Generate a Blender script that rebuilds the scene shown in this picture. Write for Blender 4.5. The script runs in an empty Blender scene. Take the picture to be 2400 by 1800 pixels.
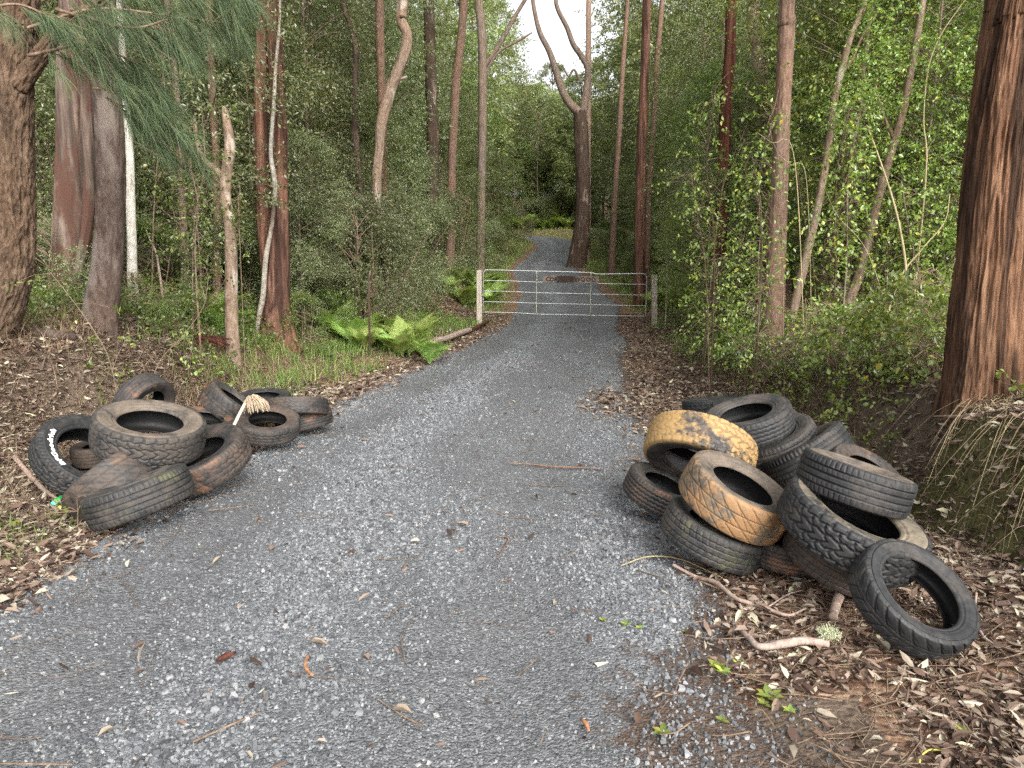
import bpy, math, random
import numpy as np
from mathutils import Vector, Matrix

# ------------------------------------------------------------------ camera, sky, sun, exposure
SC = bpy.context.scene
COL = SC.collection
F, CU, CV, CAMH, PITCH = 1700.0, 1200.0, 900.0, 1.6, math.radians(9.16)
cam_data = bpy.data.cameras.new("camera")
cam_data.sensor_width = 36.0
cam_data.lens = F / 2400.0 * 36.0
cam_data.clip_start = 0.05
cam_data.clip_end = 2000.0
cam = bpy.data.objects.new("camera", cam_data)
COL.objects.link(cam)
cam.location = (0, 0, CAMH)
cam.rotation_euler = (math.pi / 2 - PITCH, 0, 0)
SC.camera = cam

SUN_EL, SUN_AZ = math.radians(36), math.radians(158)      # overcast: a very soft sun behind the camera
w = bpy.data.worlds.new("World"); SC.world = w; w.use_nodes = True
nt = w.node_tree; nt.nodes.clear()
sky = nt.nodes.new("ShaderNodeTexSky"); sky.sky_type = 'NISHITA'; sky.sun_disc = False
sky.sun_elevation = SUN_EL; sky.sun_rotation = SUN_AZ
sky.air_density = 1.0; sky.dust_density = 4.0; sky.ozone_density = 1.0
hsv = nt.nodes.new("ShaderNodeHueSaturation"); hsv.inputs['Saturation'].default_value = 0.18   # cloud cover
bg = nt.nodes.new("ShaderNodeBackground"); bg.inputs['Strength'].default_value = 0.15
wo = nt.nodes.new("ShaderNodeOutputWorld")
nt.links.new(sky.outputs[0], hsv.inputs['Color']); nt.links.new(hsv.outputs[0], bg.inputs['Color'])
nt.links.new(bg.outputs[0], wo.inputs['Surface'])

sun_data = bpy.data.lights.new("sun", 'SUN'); sun_data.energy = 1.5; sun_data.angle = math.radians(40)
sun_data.color = (1.0, 0.97, 0.92)
sun = bpy.data.objects.new("sun", sun_data); COL.objects.link(sun)
sdir = Vector((math.cos(SUN_EL) * math.sin(SUN_AZ), math.cos(SUN_EL) * math.cos(SUN_AZ), math.sin(SUN_EL)))
sun.rotation_euler = sdir.to_track_quat('Z', 'Y').to_euler()

SC.view_settings.view_transform = 'Standard'
SC.view_settings.look = 'None'
SC.view_settings.exposure = 1.5
SC.view_settings.gamma = 1.0
SC.view_settings.use_curve_mapping = False
SC.render.engine = 'CYCLES'
SC.cycles.max_bounces = 9
SC.cycles.diffuse_bounces = 7
SC.cycles.glossy_bounces = 2
SC.cycles.transmission_bounces = 6
SC.cycles.transparent_max_bounces = 4
SC.cycles.caustics_reflective = False
SC.cycles.caustics_refractive = False
SC.cycles.use_denoising = False

rng = np.random.default_rng(7)
random.seed(7)
PI = math.pi

# ------------------------------------------------------------------ photo pixel -> ray
FWD = np.array([0, math.cos(PITCH), -math.sin(PITCH)])
UPV = np.array([0, math.sin(PITCH), math.cos(PITCH)])
RGT = np.array([1.0, 0, 0])
CAMP = np.array([0, 0, CAMH])

def ray(u, v):
    return FWD + (u - CU) / F * RGT - (v - CV) / F * UPV

K = 2400.0 / 2212.0
def at(u, v, Y):
    """world point at distance Y along the road whose photo position is (u, v), 2400 px wide"""
    d = ray(u, v)
    return CAMP + d * (Y / d[1])
def atd(x, y, Y):
    return at(x * K, y * K, Y)

# ------------------------------------------------------------------ noise
def _hash(ix, iy, iz, seed):
    h = (ix.astype(np.int64) * 374761393 + iy.astype(np.int64) * 668265263 + iz.astype(np.int64) * 2147483647 + seed * 144665) & 0xffffffff
    h = ((h ^ (h >> 13)) * 1274126177) & 0xffffffff
    h = h ^ (h >> 16)
    return (h & 0xffff) / 65535.0
def vnoise(x, y, z=None, seed=0):
    x = np.asarray(x, float); y = np.asarray(y, float)
    z = np.zeros_like(x) if z is None else np.asarray(z, float)
    ix, iy, iz = np.floor(x), np.floor(y), np.floor(z)
    fx, fy, fz = x - ix, y - iy, z - iz
    fx, fy, fz = [f * f * (3 - 2 * f) for f in (fx, fy, fz)]
    r = 0
    for a in (0, 1):
        for b in (0, 1):
            for c in (0, 1):
                wgt = (fx if a else 1 - fx) * (fy if b else 1 - fy) * (fz if c else 1 - fz)
                r = r + wgt * _hash(ix + a, iy + b, iz + c, seed)
    return r * 2 - 1
def fbm(x, y, z=None, octv=4, seed=0, gain=0.5):
    r, a, f = 0, 1.0, 1.0
    for o in range(octv):
        r = r + a * vnoise(np.asarray(x) * f, np.asarray(y) * f, None if z is None else np.asarray(z) * f, seed + o * 17)
        a *= gain; f *= 2.03
    return r
def smooth(a, b, x):
    t = np.clip((x - a) / (b - a), 0, 1)
    return t * t * (3 - 2 * t)

# ------------------------------------------------------------------ road centre line and terrain
CL = np.array([(-0.95, -6, 0), (-0.82, -1, 0), (-0.75, 2, 0), (-0.68, 4, 0), (-0.5, 6.5, 0), (-0.05, 10, 0), (0.6, 14, 0), (1.4, 20, .06),
               (1.95, 26, .5), (1.9, 32, .95), (1.75, 37, 1.35), (2.2, 43, 1.85), (3.1, 50, 2.6), (3.4, 56, 3.4), (1.8, 61.5, 4.1), (-3, 65, 4.4),
               (-14, 66, 4.8), (-30, 66, 5.2)], float)
def catmull(P, n):
    P = np.asarray(P, float)
    Q = np.vstack([2 * P[0] - P[1], P, 2 * P[-1] - P[-2]])
    out = []
    for i in range(1, len(Q) - 2):
        t = np.linspace(0, 1, n, endpoint=False)[:, None]
        p0, p1, p2, p3 = Q[i - 1], Q[i], Q[i + 1], Q[i + 2]
        out.append(0.5 * (2 * p1 + (p2 - p0) * t + (2 * p0 - 5 * p1 + 4 * p2 - p3) * t ** 2 + (3 * p1 - p0 - 3 * p2 + p3) * t ** 3))
    out.append(P[-1][None])
    return np.vstack(out)
CLP = catmull(CL, 24)
_tan = np.gradient(CLP[:, :2], axis=0); _tan /= np.linalg.norm(_tan, axis=1)[:, None]
_nor = np.stack([_tan[:, 1], -_tan[:, 0]], 1)          # to the right of travel
CLS = np.concatenate([[0], np.cumsum(np.linalg.norm(np.diff(CLP[:, :2], axis=0), axis=1))])
HWT = lambda y: np.interp(y, [0, 6, 14, 20, 40, 60], [1.75, 1.78, 1.62, 1.58, 1.68, 1.65])

def lateral(x, y):
    """signed distance from the centre line, road height there, arc length"""
    x = np.asarray(x, float).ravel(); y = np.asarray(y, float).ravel()
    d = np.empty(len(x)); zr = np.empty(len(x)); s = np.empty(len(x))
    for i in range(0, len(x), 20000):
        X = x[i:i + 20000, None] - CLP[None, :, 0]; Y = y[i:i + 20000, None] - CLP[None, :, 1]
        D = X * X + Y * Y
        j = D.argmin(1); r = np.arange(len(j))
        lat = X[r, j] * _nor[j, 0] + Y[r, j] * _nor[j, 1]
        lon = X[r, j] * _tan[j, 0] + Y[r, j] * _tan[j, 1]
        dist = np.sqrt(D[r, j])
        d[i:i + 20000] = np.sign(lat) * np.maximum(np.abs(lat), np.sqrt(np.maximum(dist ** 2 - np.clip(np.abs(lon), 0, .3) ** 2, 0)))
        slope = np.gradient(CLP[:, 2], CLS)[j]
        zr[i:i + 20000] = CLP[j, 2] + slope * np.clip(lon, -.4, .4)
        s[i:i + 20000] = CLS[j] + lon
    return d, zr, s

def terrain_raw(x, y):
    shp = np.shape(x)
    x = np.asarray(x, float).ravel(); y = np.asarray(y, float).ravel()
    d, zr, s = lateral(x, y)
    zr = np.where(y > 62, np.interp(y, CLP[:330, 1], CLP[:330, 2]) * smooth(90, 62, y) + 4.6 * smooth(62, 90, y), zr) if False else zr
    hw = HWT(y)
    e = np.abs(d) - hw
    n1 = fbm(x * .9, y * .9, octv=4, seed=3); n2 = fbm(x * 3.5, y * 3.5, octv=3, seed=9)
    # left bank
    a0 = np.interp(y, [0, 4, 7, 9, 12, 20, 30], [1.2, 1.15, 1.1, 1.2, 1.5, 1.1, 1.0]) + .18 * n1
    a1 = a0 + np.interp(y, [0, 6, 9, 12, 20], [1.1, .85, 1.1, 1.7, 1.6])
    hh = np.interp(y, [0, 4, 7, 10, 13, 20, 30, 60], [.75, .8, .95, .72, .55, .75, .8, .5])
    L = .10 * smooth(.2, 1.0, e) + hh * smooth(a0, a1, e) + .045 * np.clip(e - a1, 0, 14)
    # right bank
    b0 = np.interp(y, [0, 3, 5, 7, 9, 14, 20, 30], [1.75, 1.6, 1.55, 1.2, 1.0, 1.2, 1.6, 1.2]) + .10 * n1
    b1 = b0 + np.interp(y, [0, 3.2, 4.2, 6, 9, 14], [.5, .35, .3, .55, .9, 1.4])
    hr = np.interp(y, [0, 3, 4, 7, 9, 14, 20, 30, 60], [.6, .66, .76, .68, .48, .3, .25, .5, .6])
    R = .03 * smooth(.1, 1.0, e) + hr * smooth(b0, b1, e) + .03 * np.clip(e - b1, 0, 14)
    off = np.where(d < 0, L, R)
    rough = smooth(.0, .8, e)
    z = zr + np.where(e > 0, off, 0) + rough * (.05 * n1 + .022 * n2) + .01 * n1
    z = z - .05 * smooth(.02, -.2, e) * 1.0                           # the bed under the road sheet
    z = z + np.where(y > 70, (y - 70) * .11, 0) * smooth(70, 90, y)
    return z.reshape(shp)

GX = np.concatenate([np.arange(-130, -30, 4.), np.arange(-30, -7, .6), np.arange(-7, 7, .07), np.arange(7, 30, .6), np.arange(30, 131, 4.)])
GY = np.concatenate([np.arange(-40, -2, 2.), np.arange(-2, 1, .25), np.arange(1, 13, .07), np.arange(13, 30, .2), np.arange(30, 75, .5), np.arange(75, 221, 5.)])
_XX, _YY = np.meshgrid(GX, GY)
_ZZ = terrain_raw(_XX, _YY)
def H(x, y):
    """terrain height, bilinear on the very grid the ground mesh uses"""
    x = np.asarray(x, float); y = np.asarray(y, float)
    i = np.clip(np.searchsorted(GX, x) - 1, 0, len(GX) - 2); j = np.clip(np.searchsorted(GY, y) - 1, 0, len(GY) - 2)
    fx = np.clip((x - GX[i]) / (GX[i + 1] - GX[i]), 0, 1); fy = np.clip((y - GY[j]) / (GY[j + 1] - GY[j]), 0, 1)
    return (_ZZ[j, i] * (1 - fx) * (1 - fy) + _ZZ[j, i + 1] * fx * (1 - fy) + _ZZ[j + 1, i] * (1 - fx) * fy + _ZZ[j + 1, i + 1] * fx * fy)

def ground_px(x, y, far=60):
    """where the ray through display pixel (x, y) meets the terrain"""
    d = ray(x * K, y * K)
    t = np.linspace(1.2, far, 6000)
    P = CAMP + d[None] * t[:, None]
    below = P[:, 2] < H(P[:, 0], P[:, 1]) + .0
    k = int(np.argmax(below)) if below.any() else len(t) - 1
    p = P[k].copy(); p[2] = H(p[0], p[1])
    return p

KIDS = {}
# ------------------------------------------------------------------ mesh helpers
def mesh(name, V, Fs, mats=None, smooth_=True, attrs=None, midx=None):
    """Fs: (M,k) array or list of such arrays"""
    V = np.asarray(V, np.float32)
    if not isinstance(Fs, (list, tuple)): Fs = [Fs]
    Fs = [np.asarray(f, np.int32) for f in Fs if len(f)]
    me = bpy.data.meshes.new(name)
    me.vertices.add(len(V)); me.vertices.foreach_set("co", V.ravel())
    nl = sum(f.size for f in Fs); nf = sum(len(f) for f in Fs)
    me.loops.add(nl); me.loops.foreach_set("vertex_index", np.concatenate([f.ravel() for f in Fs]))
    tot = np.concatenate([np.full(len(f), f.shape[1], np.int32) for f in Fs])
    me.polygons.add(nf)
    me.polygons.foreach_set("loop_start", np.concatenate([[0], np.cumsum(tot)[:-1]]).astype(np.int32))
    me.polygons.foreach_set("loop_total", tot)
    me.polygons.foreach_set("use_smooth", np.full(nf, smooth_))
    if mats is not None:
        for m in (mats if isinstance(mats, (list, tuple)) else [mats]): me.materials.append(m)
    if midx is not None: me.polygons.foreach_set("material_index", np.asarray(midx, np.int32))
    if attrs:
        for k, v in attrs.items():
            a = me.attributes.new(k, 'FLOAT', 'POINT'); a.data.foreach_set("value", np.asarray(v, np.float32).ravel())
    me.update(calc_edges=True)
    return me
def obj(name, me, parent=None, loc=None):
    o = bpy.data.objects.new(name, me); COL.objects.link(o)
    if parent is not None:
        o.parent = parent; KIDS.setdefault(parent.name, []).append(o)
    if loc is not None: o.location = [float(c) for c in loc]
    return o
def tag(o, label=None, cat=None, group=None, kind=None):
    if label: o['label'] = label
    if cat: o['category'] = cat
    if group: o['group'] = group
    if kind: o['kind'] = kind
    return o
def empty(name, loc=(0, 0, 0), rz=0.0, label=None, cat=None, group=None):
    o = bpy.data.objects.new(name, None); COL.objects.link(o)
    o.empty_display_size = .1
    o.location = [float(c) for c in loc]; o.rotation_euler = (0, 0, rz)
    return tag(o, label, cat, group)
def copy_tree(o, parent=None):
    c = o.copy(); COL.objects.link(c); c.parent = parent
    for ch in [x for x in KIDS.get(o.name, [])]:
        copy_tree(ch, c)
    return c

class MB:
    """collects vertex / face arrays"""
    def __init__(s): s.V = []; s.F = {}; s.n = 0; s.A = []
    def add(s, V, Fc, a=0.0):
        V = np.asarray(V, float)
        if not isinstance(Fc, (list, tuple)): Fc = [Fc]
        for f in Fc:
            f = np.asarray(f, int)
            if len(f): s.F.setdefault(f.shape[1], []).append(f + s.n)
        s.V.append(V); s.n += len(V); s.A.append(np.full(len(V), a))
    def get(s):
        return np.vstack(s.V), [np.vstack(f) for f in s.F.values()]
    def build(s, name, mats, smooth_=True):
        V, Fc = s.get(); return mesh(name, V, Fc, mats, smooth_)

def frames(P):
    T = np.gradient(P, axis=0); T /= np.linalg.norm(T, axis=1)[:, None] + 1e-12
    a = np.array([1., 0, 0]) if abs(T[0][0]) < .9 else np.array([0, 1., 0])
    N = np.empty_like(P)
    n = a - T[0] * a.dot(T[0]); n /= np.linalg.norm(n)
    for i in range(len(P)):
        n = n - T[i] * n.dot(T[i]); n /= np.linalg.norm(n) + 1e-12
        N[i] = n
    return T, N, np.cross(T, N)
def tube(P, R, sides=8, cap=True, disp=None):
    P = np.asarray(P, float); R = np.broadcast_to(np.asarray(R, float), (len(P),)).copy()
    T, N, B = frames(P)
    th = np.linspace(0, 2 * PI, sides, endpoint=False)
    rr = R[:, None] * np.ones(sides)[None]
    if disp is not None: rr = rr + disp(th, P, R)
    V = P[:, None] + rr[..., None] * (np.cos(th)[None, :, None] * N[:, None] + np.sin(th)[None, :, None] * B[:, None])
    n = len(P)
    i = np.arange(n - 1)[:, None] * sides; j = np.arange(sides)[None]; j2 = (j + 1) % sides
    Q = np.stack([i + j, i + j2, i + sides + j2, i + sides + j], -1).reshape(-1, 4)
    V = V.reshape(-1, 3)
    Fs = [Q]
    if cap:
        V = np.vstack([V, P[:1], P[-1:]])
        c0, c1 = n * sides, n * sides + 1
        jj = np.arange(sides); k = (jj + 1) % sides
        Fs.append(np.stack([np.full(sides, c0), k, jj], 1))
        Fs.append(np.stack([np.full(sides, c1), (n - 1) * sides + jj, (n - 1) * sides + k], 1))
    return V, Fs
def resample(P, R, step):
    P = np.asarray(P, float); n = max(2, 6)
    Q = catmull(np.column_stack([P, R]), 10)
    s = np.concatenate([[0], np.cumsum(np.linalg.norm(np.diff(Q[:, :3], axis=0), axis=1))])
    m = max(3, int(s[-1] / step))
    t = np.linspace(0, s[-1], m)
    return np.column_stack([np.interp(t, s, Q[:, k]) for k in range(3)]), np.interp(t, s, Q[:, 3])
def unit(a): return a / (np.linalg.norm(a, axis=-1, keepdims=True) + 1e-9)
def leaves(P, D, N, L, Wd, fold=.25, six=False):
    """n leaf blades: base P, direction D, normal N, length L, half width Wd"""
    D = unit(D); S = unit(np.cross(D, N)); N = np.cross(S, D)
    L = L[:, None]; Wd = Wd[:, None]
    n = len(P)
    if not six:
        V = np.stack([P, P + D * L * .45 + S * Wd + N * Wd * fold, P + D * L, P + D * L * .45 - S * Wd + N * Wd * fold], 1)
        b = np.arange(n)[:, None] * 4
        Fc = np.vstack([b + np.array([[0, 1, 2]]), b + np.array([[0, 2, 3]])])
        return V.reshape(-1, 3), [Fc]
    q = N * L * .10
    V = np.stack([P, P + D * L * .22 + S * Wd * .8 + N * Wd * fold, P + D * L * .6 + S * Wd * .95 + N * Wd * fold - q * .3, P + D * L - q,
                  P + D * L * .6 - S * Wd * .95 + N * Wd * fold - q * .3, P + D * L * .22 - S * Wd * .8 + N * Wd * fold, P + D * L * .5 - q * .1], 1)
    b = np.arange(n)[:, None] * 7
    Fq = np.vstack([b + np.array([[0, 1, 2, 6]]), b + np.array([[0, 6, 4, 5]])])
    Ft = np.vstack([b + np.array([[6, 2, 3]]), b + np.array([[6, 3, 4]])])
    return V.reshape(-1, 3), [Fq, Ft]
def rdir(n, up=0.0, r=None):
    r = r or rng
    v = r.normal(size=(n, 3)); v[:, 2] += up
    return unit(v)

# ------------------------------------------------------------------ material helpers
class NT:
    def __init__(s, name):
        s.m = bpy.data.materials.new(name); s.m.use_nodes = True
        s.t = s.m.node_tree; s.t.nodes.clear()
        s.out = s.n("ShaderNodeOutputMaterial")
    def n(s, typ, **kw):
        nd = s.t.nodes.new(typ)
        for k, v in kw.items(): setattr(nd, k, v)
        return nd
    def l(s, a, b): s.t.links.new(a, b)
    def noise(s, scale, detail=4, rough=.55, vec=None, dist=0.0):
        nd = s.n("ShaderNodeTexNoise"); nd.inputs['Scale'].default_value = scale; nd.inputs['Detail'].default_value = detail
        nd.inputs['Roughness'].default_value = rough; nd.inputs['Distortion'].default_value = dist
        if vec is not None: s.l(vec, nd.inputs['Vector'])
        return nd.outputs['Fac']
    def vor(s, scale, vec=None, feat='F1', rnd=1.0):
        nd = s.n("ShaderNodeTexVoronoi"); nd.feature = feat; nd.inputs['Scale'].default_value = scale
        nd.inputs['Randomness'].default_value = rnd
        if vec is not None: s.l(vec, nd.inputs['Vector'])
        return nd
    def ramp(s, fac, stops, interp='LINEAR'):
        nd = s.n("ShaderNodeValToRGB"); cr = nd.color_ramp; cr.interpolation = interp
        while len(cr.elements) < len(stops): cr.elements.new(.5)
        for e, (p, c) in zip(cr.elements, stops):
            e.position = p; e.color = (c, c, c, 1) if isinstance(c, (int, float)) else (*c, 1)
        s.l(fac, nd.inputs[0]); return nd.outputs[0]
    def mix(s, fac, a, b, mode='MIX'):
        nd = s.n("ShaderNodeMix", data_type='RGBA', blend_type=mode); nd.clamp_factor = True
        for sock, v in ((nd.inputs[0], fac), (nd.inputs[6], a), (nd.inputs[7], b)):
            if isinstance(v, (int, float)): sock.default_value = v
            elif isinstance(v, tuple): sock.default_value = (*v, 1)
            else: s.l(v, sock)
        return nd.outputs[2]
    def math(s, op, a, b=0.0, c=0.0):
        nd = s.n("ShaderNodeMath", operation=op)
        for sock, v in zip(nd.inputs, (a, b, c)):
            if isinstance(v, (int, float)): sock.default_value = v
            else: s.l(v, sock)
        return nd.outputs[0]
    def coord(s, scale=(1, 1, 1), kind='Object', rot=(0, 0, 0)):
        c = s.n("ShaderNodeTexCoord"); m = s.n("ShaderNodeMapping")
        m.inputs['Scale'].default_value = scale; m.inputs['Rotation'].default_value = rot
        s.l(c.outputs[kind], m.inputs['Vector']); return m.outputs[0]
    def offs(s, vec, amt=37.0):
        oi = s.n("ShaderNodeObjectInfo")
        v = s.n("ShaderNodeVectorMath", operation='ADD'); s.l(vec, v.inputs[0])
        m = s.math('MULTIPLY', oi.outputs['Random'], amt); cb = s.n("ShaderNodeCombineXYZ")
        for k in range(3): s.l(m, cb.inputs[k])
        s.l(cb.outputs[0], v.inputs[1]); return v.outputs[0]
    def attr(s, name):
        a = s.n("ShaderNodeAttribute"); a.attribute_name = name; return a.outputs['Fac']
    def bump(s, h, strength=.5, dist=.02, prev=None):
        b = s.n("ShaderNodeBump"); b.inputs['Strength'].default_value = strength; b.inputs['Distance'].default_value = dist
        s.l(h, b.inputs['Height'])
        if prev is not None: s.l(prev, b.inputs['Normal'])
        return b.outputs[0]
    def pbr(s, col, rough=.8, normal=None, spec=.3, metal=0.0):
        p = s.n("ShaderNodeBsdfPrincipled")
        for sock, v in ((p.inputs['Base Color'], col), (p.inputs['Roughness'], rough)):
            if isinstance(v, tuple): sock.default_value = (*v, 1)
            elif isinstance(v, (int, float)): sock.default_value = v
            else: s.l(v, sock)
        p.inputs['Specular IOR Level'].default_value = spec; p.inputs['Metallic'].default_value = metal
        if normal is not None: s.l(normal, p.inputs['Normal'])
        return p.outputs[0]
    def done(s, sh): s.l(sh, s.out.inputs['Surface']); return s.m

def leaf_mat(name, stops, trans=.38, rough=.33, spec=.8, objvar=.7):
    m = NT(name)
    g = m.n("ShaderNodeNewGeometry"); oi = m.n("ShaderNodeObjectInfo")
    c = m.ramp(g.outputs['Random Per Island'], stops)
    hs = m.n("ShaderNodeHueSaturation"); m.l(c, hs.inputs['Color'])
    r = m.math('MULTIPLY_ADD', oi.outputs['Random'], objvar, 1 - objvar * .5)
    m.l(r, hs.inputs['Value'])
    m.l(m.math('MULTIPLY_ADD', oi.outputs['Random'], .04, .48), hs.inputs['Hue'])
    p = m.pbr(hs.outputs[0], rough, None, spec)
    t = m.n("ShaderNodeBsdfTranslucent")
    tc = m.mix(1.0, hs.outputs[0], (1.1, 1.2, .6), 'MULTIPLY'); m.l(tc, t.inputs['Color'])
    mx = m.n("ShaderNodeMixShader"); mx.inputs[0].default_value = trans
    m.l(p, mx.inputs[1]); m.l(t.outputs[0], mx.inputs[2])
    return m.done(mx.outputs[0])

M = {}
M['leaf_grey'] = leaf_mat('leaf_grey_green', [(0, (0.102, 0.124, 0.058)), (.5, (0.172, 0.200, 0.096)), (.85, (0.259, 0.280, 0.138)), (1, (0.361, 0.362, 0.156))])
M['leaf_mid'] = leaf_mat('leaf_mid_green', [(0, (0.069, 0.097, 0.027)), (.5, (0.119, 0.162, 0.046)), (.9, (0.194, 0.238, 0.067)), (1, (0.350, 0.313, 0.076))])
M['leaf_bright'] = leaf_mat('leaf_bright_green', [(0, (0.106, 0.152, 0.032)), (.5, (0.181, 0.247, 0.054)), (.9, (0.288, 0.347, 0.086)), (1, (0.500, 0.420, 0.081))], .4)
M['leaf_olive'] = leaf_mat('leaf_olive', [(0, (0.088, 0.110, 0.045)), (.6, (0.160, 0.189, 0.075)), (1, (0.286, 0.284, 0.120))])
M['leaf_far'] = leaf_mat('leaf_canopy', [(0, (0.110, 0.142, 0.052)), (.6, (0.204, 0.236, 0.085)), (1, (0.352, 0.347, 0.142))], .4)
M['needle'] = leaf_mat('needle_green', [(0, (.07, .115, .06)), (.6, (.12, .18, .095)), (1, (.21, .26, .12))], .3, .6, .25)
M['fern'] = leaf_mat('fern_green', [(0, (.22, .34, .08)), (.7, (.36, .48, .14)), (1, (.52, .54, .22))], .4, .55, .3, .4)
M['grass'] = leaf_mat('grass_green', [(0, (.09, .16, .035)), (.6, (.17, .26, .065)), (.85, (.28, .31, .11)), (1, (.40, .32, .16))], .35, .55, .3)
M['straw'] = leaf_mat('straw', [(0, (.13, .085, .05)), (.5, (.24, .17, .105)), (1, (.42, .33, .22))], .15, .8, .15)
M['straw_pale'] = leaf_mat('pale_straw', [(0, (.17, .125, .08)), (.5, (.30, .235, .155)), (1, (.46, .39, .28))], .15, .8, .15)
M['litter'] = leaf_mat('dead_leaf', [(0, (0.035, 0.022, 0.017)), (.25, (0.085, 0.053, 0.038)), (.5, (0.160, 0.108, 0.078)), (.72, (0.230, 0.176, 0.132)), (.88, (0.310, 0.264, 0.202)), (.96, (0.400, 0.363, 0.280)), (1, (0.460, 0.440, 0.291))], .08, .7, .25, 0)
# ------------------------------------------------------------------ bark and rubber materials
def bark(name, dark, mid, light, zs=.12, scale=14, bump=.6, dist=.02, patch=None, patch_amt=.0, moss=0.0, rough=.85):
    m = NT(name)
    v = m.offs(m.coord((1, 1, zs)))
    v2 = m.offs(m.coord((1, 1, .5)))
    f = m.noise(scale, 6, .62, v, .4); f2 = m.noise(scale * 3.2, 4, .6, v, .2); big = m.noise(1.6, 3, .5, v2)
    h = m.math('ADD', m.math('MULTIPLY', f, .7), m.math('MULTIPLY', f2, .3))
    c = m.ramp(h, [(.28, dark), (.5, mid), (.72, light)])
    c = m.mix(m.ramp(big, [(.35, 0.), (.65, .55)]), c, m.mix(1.0, c, (1.25, 1.1, .95), 'MULTIPLY'))
    if dark[0] < .06 and zs < .1:
        st = m.noise(6.5, 4, .6, m.offs(m.coord((1, 1, .07)), 13), .6)
        c = m.mix(m.ramp(st, [(.46, 0.), (.60, .85)]), c, tuple(q * .8 for q in dark))
    if patch is not None:
        pn = m.noise(3.2, 5, .6, m.offs(m.coord((1, 1, .35)), 91))
        c = m.mix(m.ramp(pn, [(.55 - patch_amt, 0.), (.62 - patch_amt, .9)]), c, patch)
    if moss:
        mn = m.noise(9, 5, .7, v2)
        c = m.mix(m.ramp(mn, [(.62 - moss, 0.), (.72 - moss, .8)]), c, (.09, .10, .035))
    b = m.bump(h, bump, dist)
    return m.done(m.pbr(c, rough, b, .15))
M['stringy'] = bark('stringybark', (.028, .016, .011), (.145, .078, .046), (.29, .18, .112), .075, 24, 1.0, .04)
M['red'] = bark('red_bark', (.035, .018, .013), (.13, .066, .046), (.25, .15, .115), .08, 18, .8, .02, moss=.0)
M['darkred'] = bark('dark_red_bark', (.04, .016, .012), (.12, .045, .03), (.19, .085, .06), .08, 14, .6, .015)
M['furrow'] = bark('furrowed_bark', (.018, .013, .010), (.085, .058, .040), (.17, .125, .09), .28, 20, 1.0, .04)
M['greybrown'] = bark('grey_brown_bark', (.030, .021, .017), (.080, .058, .048), (.145, .112, .095), .4, 24, .9, .02, patch=(.16, .13, .11), patch_amt=-.02)
M['pale'] = bark('pale_scarred_bark', (.055, .040, .032), (.14, .105, .087), (.25, .205, .172), .08, 7, .5, .02, patch=(.085, .042, .03), patch_amt=.05, moss=.02)
M['paper'] = bark('white_bark', (.26, .25, .22), (.50, .49, .45), (.66, .65, .61), 1.6, 7, .3, .005, patch=(.16, .13, .10), patch_amt=-.03)
M['lichened'] = bark('lichened_bark', (.10, .085, .07), (.24, .22, .19), (.42, .41, .37), 1.0, 16, .4, .006, patch=(.09, .065, .05), patch_amt=.02)
M['tan'] = bark('tan_flaky_bark', (.075, .052, .038), (.19, .14, .105), (.31, .25, .20), .45, 26, .6, .01, patch=(.42, .36, .30), patch_amt=-.03)
M['brown'] = bark('brown_flaky_bark', (.05, .031, .023), (.145, .095, .070), (.25, .18, .14), .35, 30, .8, .015)
M['pinkpale'] = bark('pale_pink_bark', (.17, .11, .08), (.28, .20, .155), (.40, .31, .25), .3, 6, .3, .01)
M['darktrunk'] = bark('dark_bark', (.018, .013, .010), (.055, .038, .028), (.12, .09, .07), .12, 16, .8, .03, patch=(.19, .14, .11), patch_amt=-.02)
M['greytrunk'] = bark('grey_bark', (.06, .045, .036), (.15, .115, .092), (.26, .21, .175), .2, 16, .5, .02)
M['twig'] = bark('twig_bark', (.06, .042, .030), (.15, .11, .08), (.28, .22, .17), .3, 30, .3, .005)
M['deadwood'] = bark('weathered_wood', (.12, .085, .07), (.27, .21, .18), (.42, .36, .32), .15, 25, .5, .008, patch=(.34, .17, .09), patch_amt=-.04)
M['rotwood'] = bark('rotten_red_wood', (.015, .007, .005), (.06, .022, .016), (.16, .065, .042), .1, 18, 1.0, .03)
M['orangewood'] = bark('orange_stick', (.16, .07, .035), (.28, .14, .07), (.38, .22, .13), .2, 30, .3, .005)
M['vine'] = bark('vine_stem', (.16, .13, .07), (.28, .24, .14), (.38, .34, .22), .2, 30, .3, .005)

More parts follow.
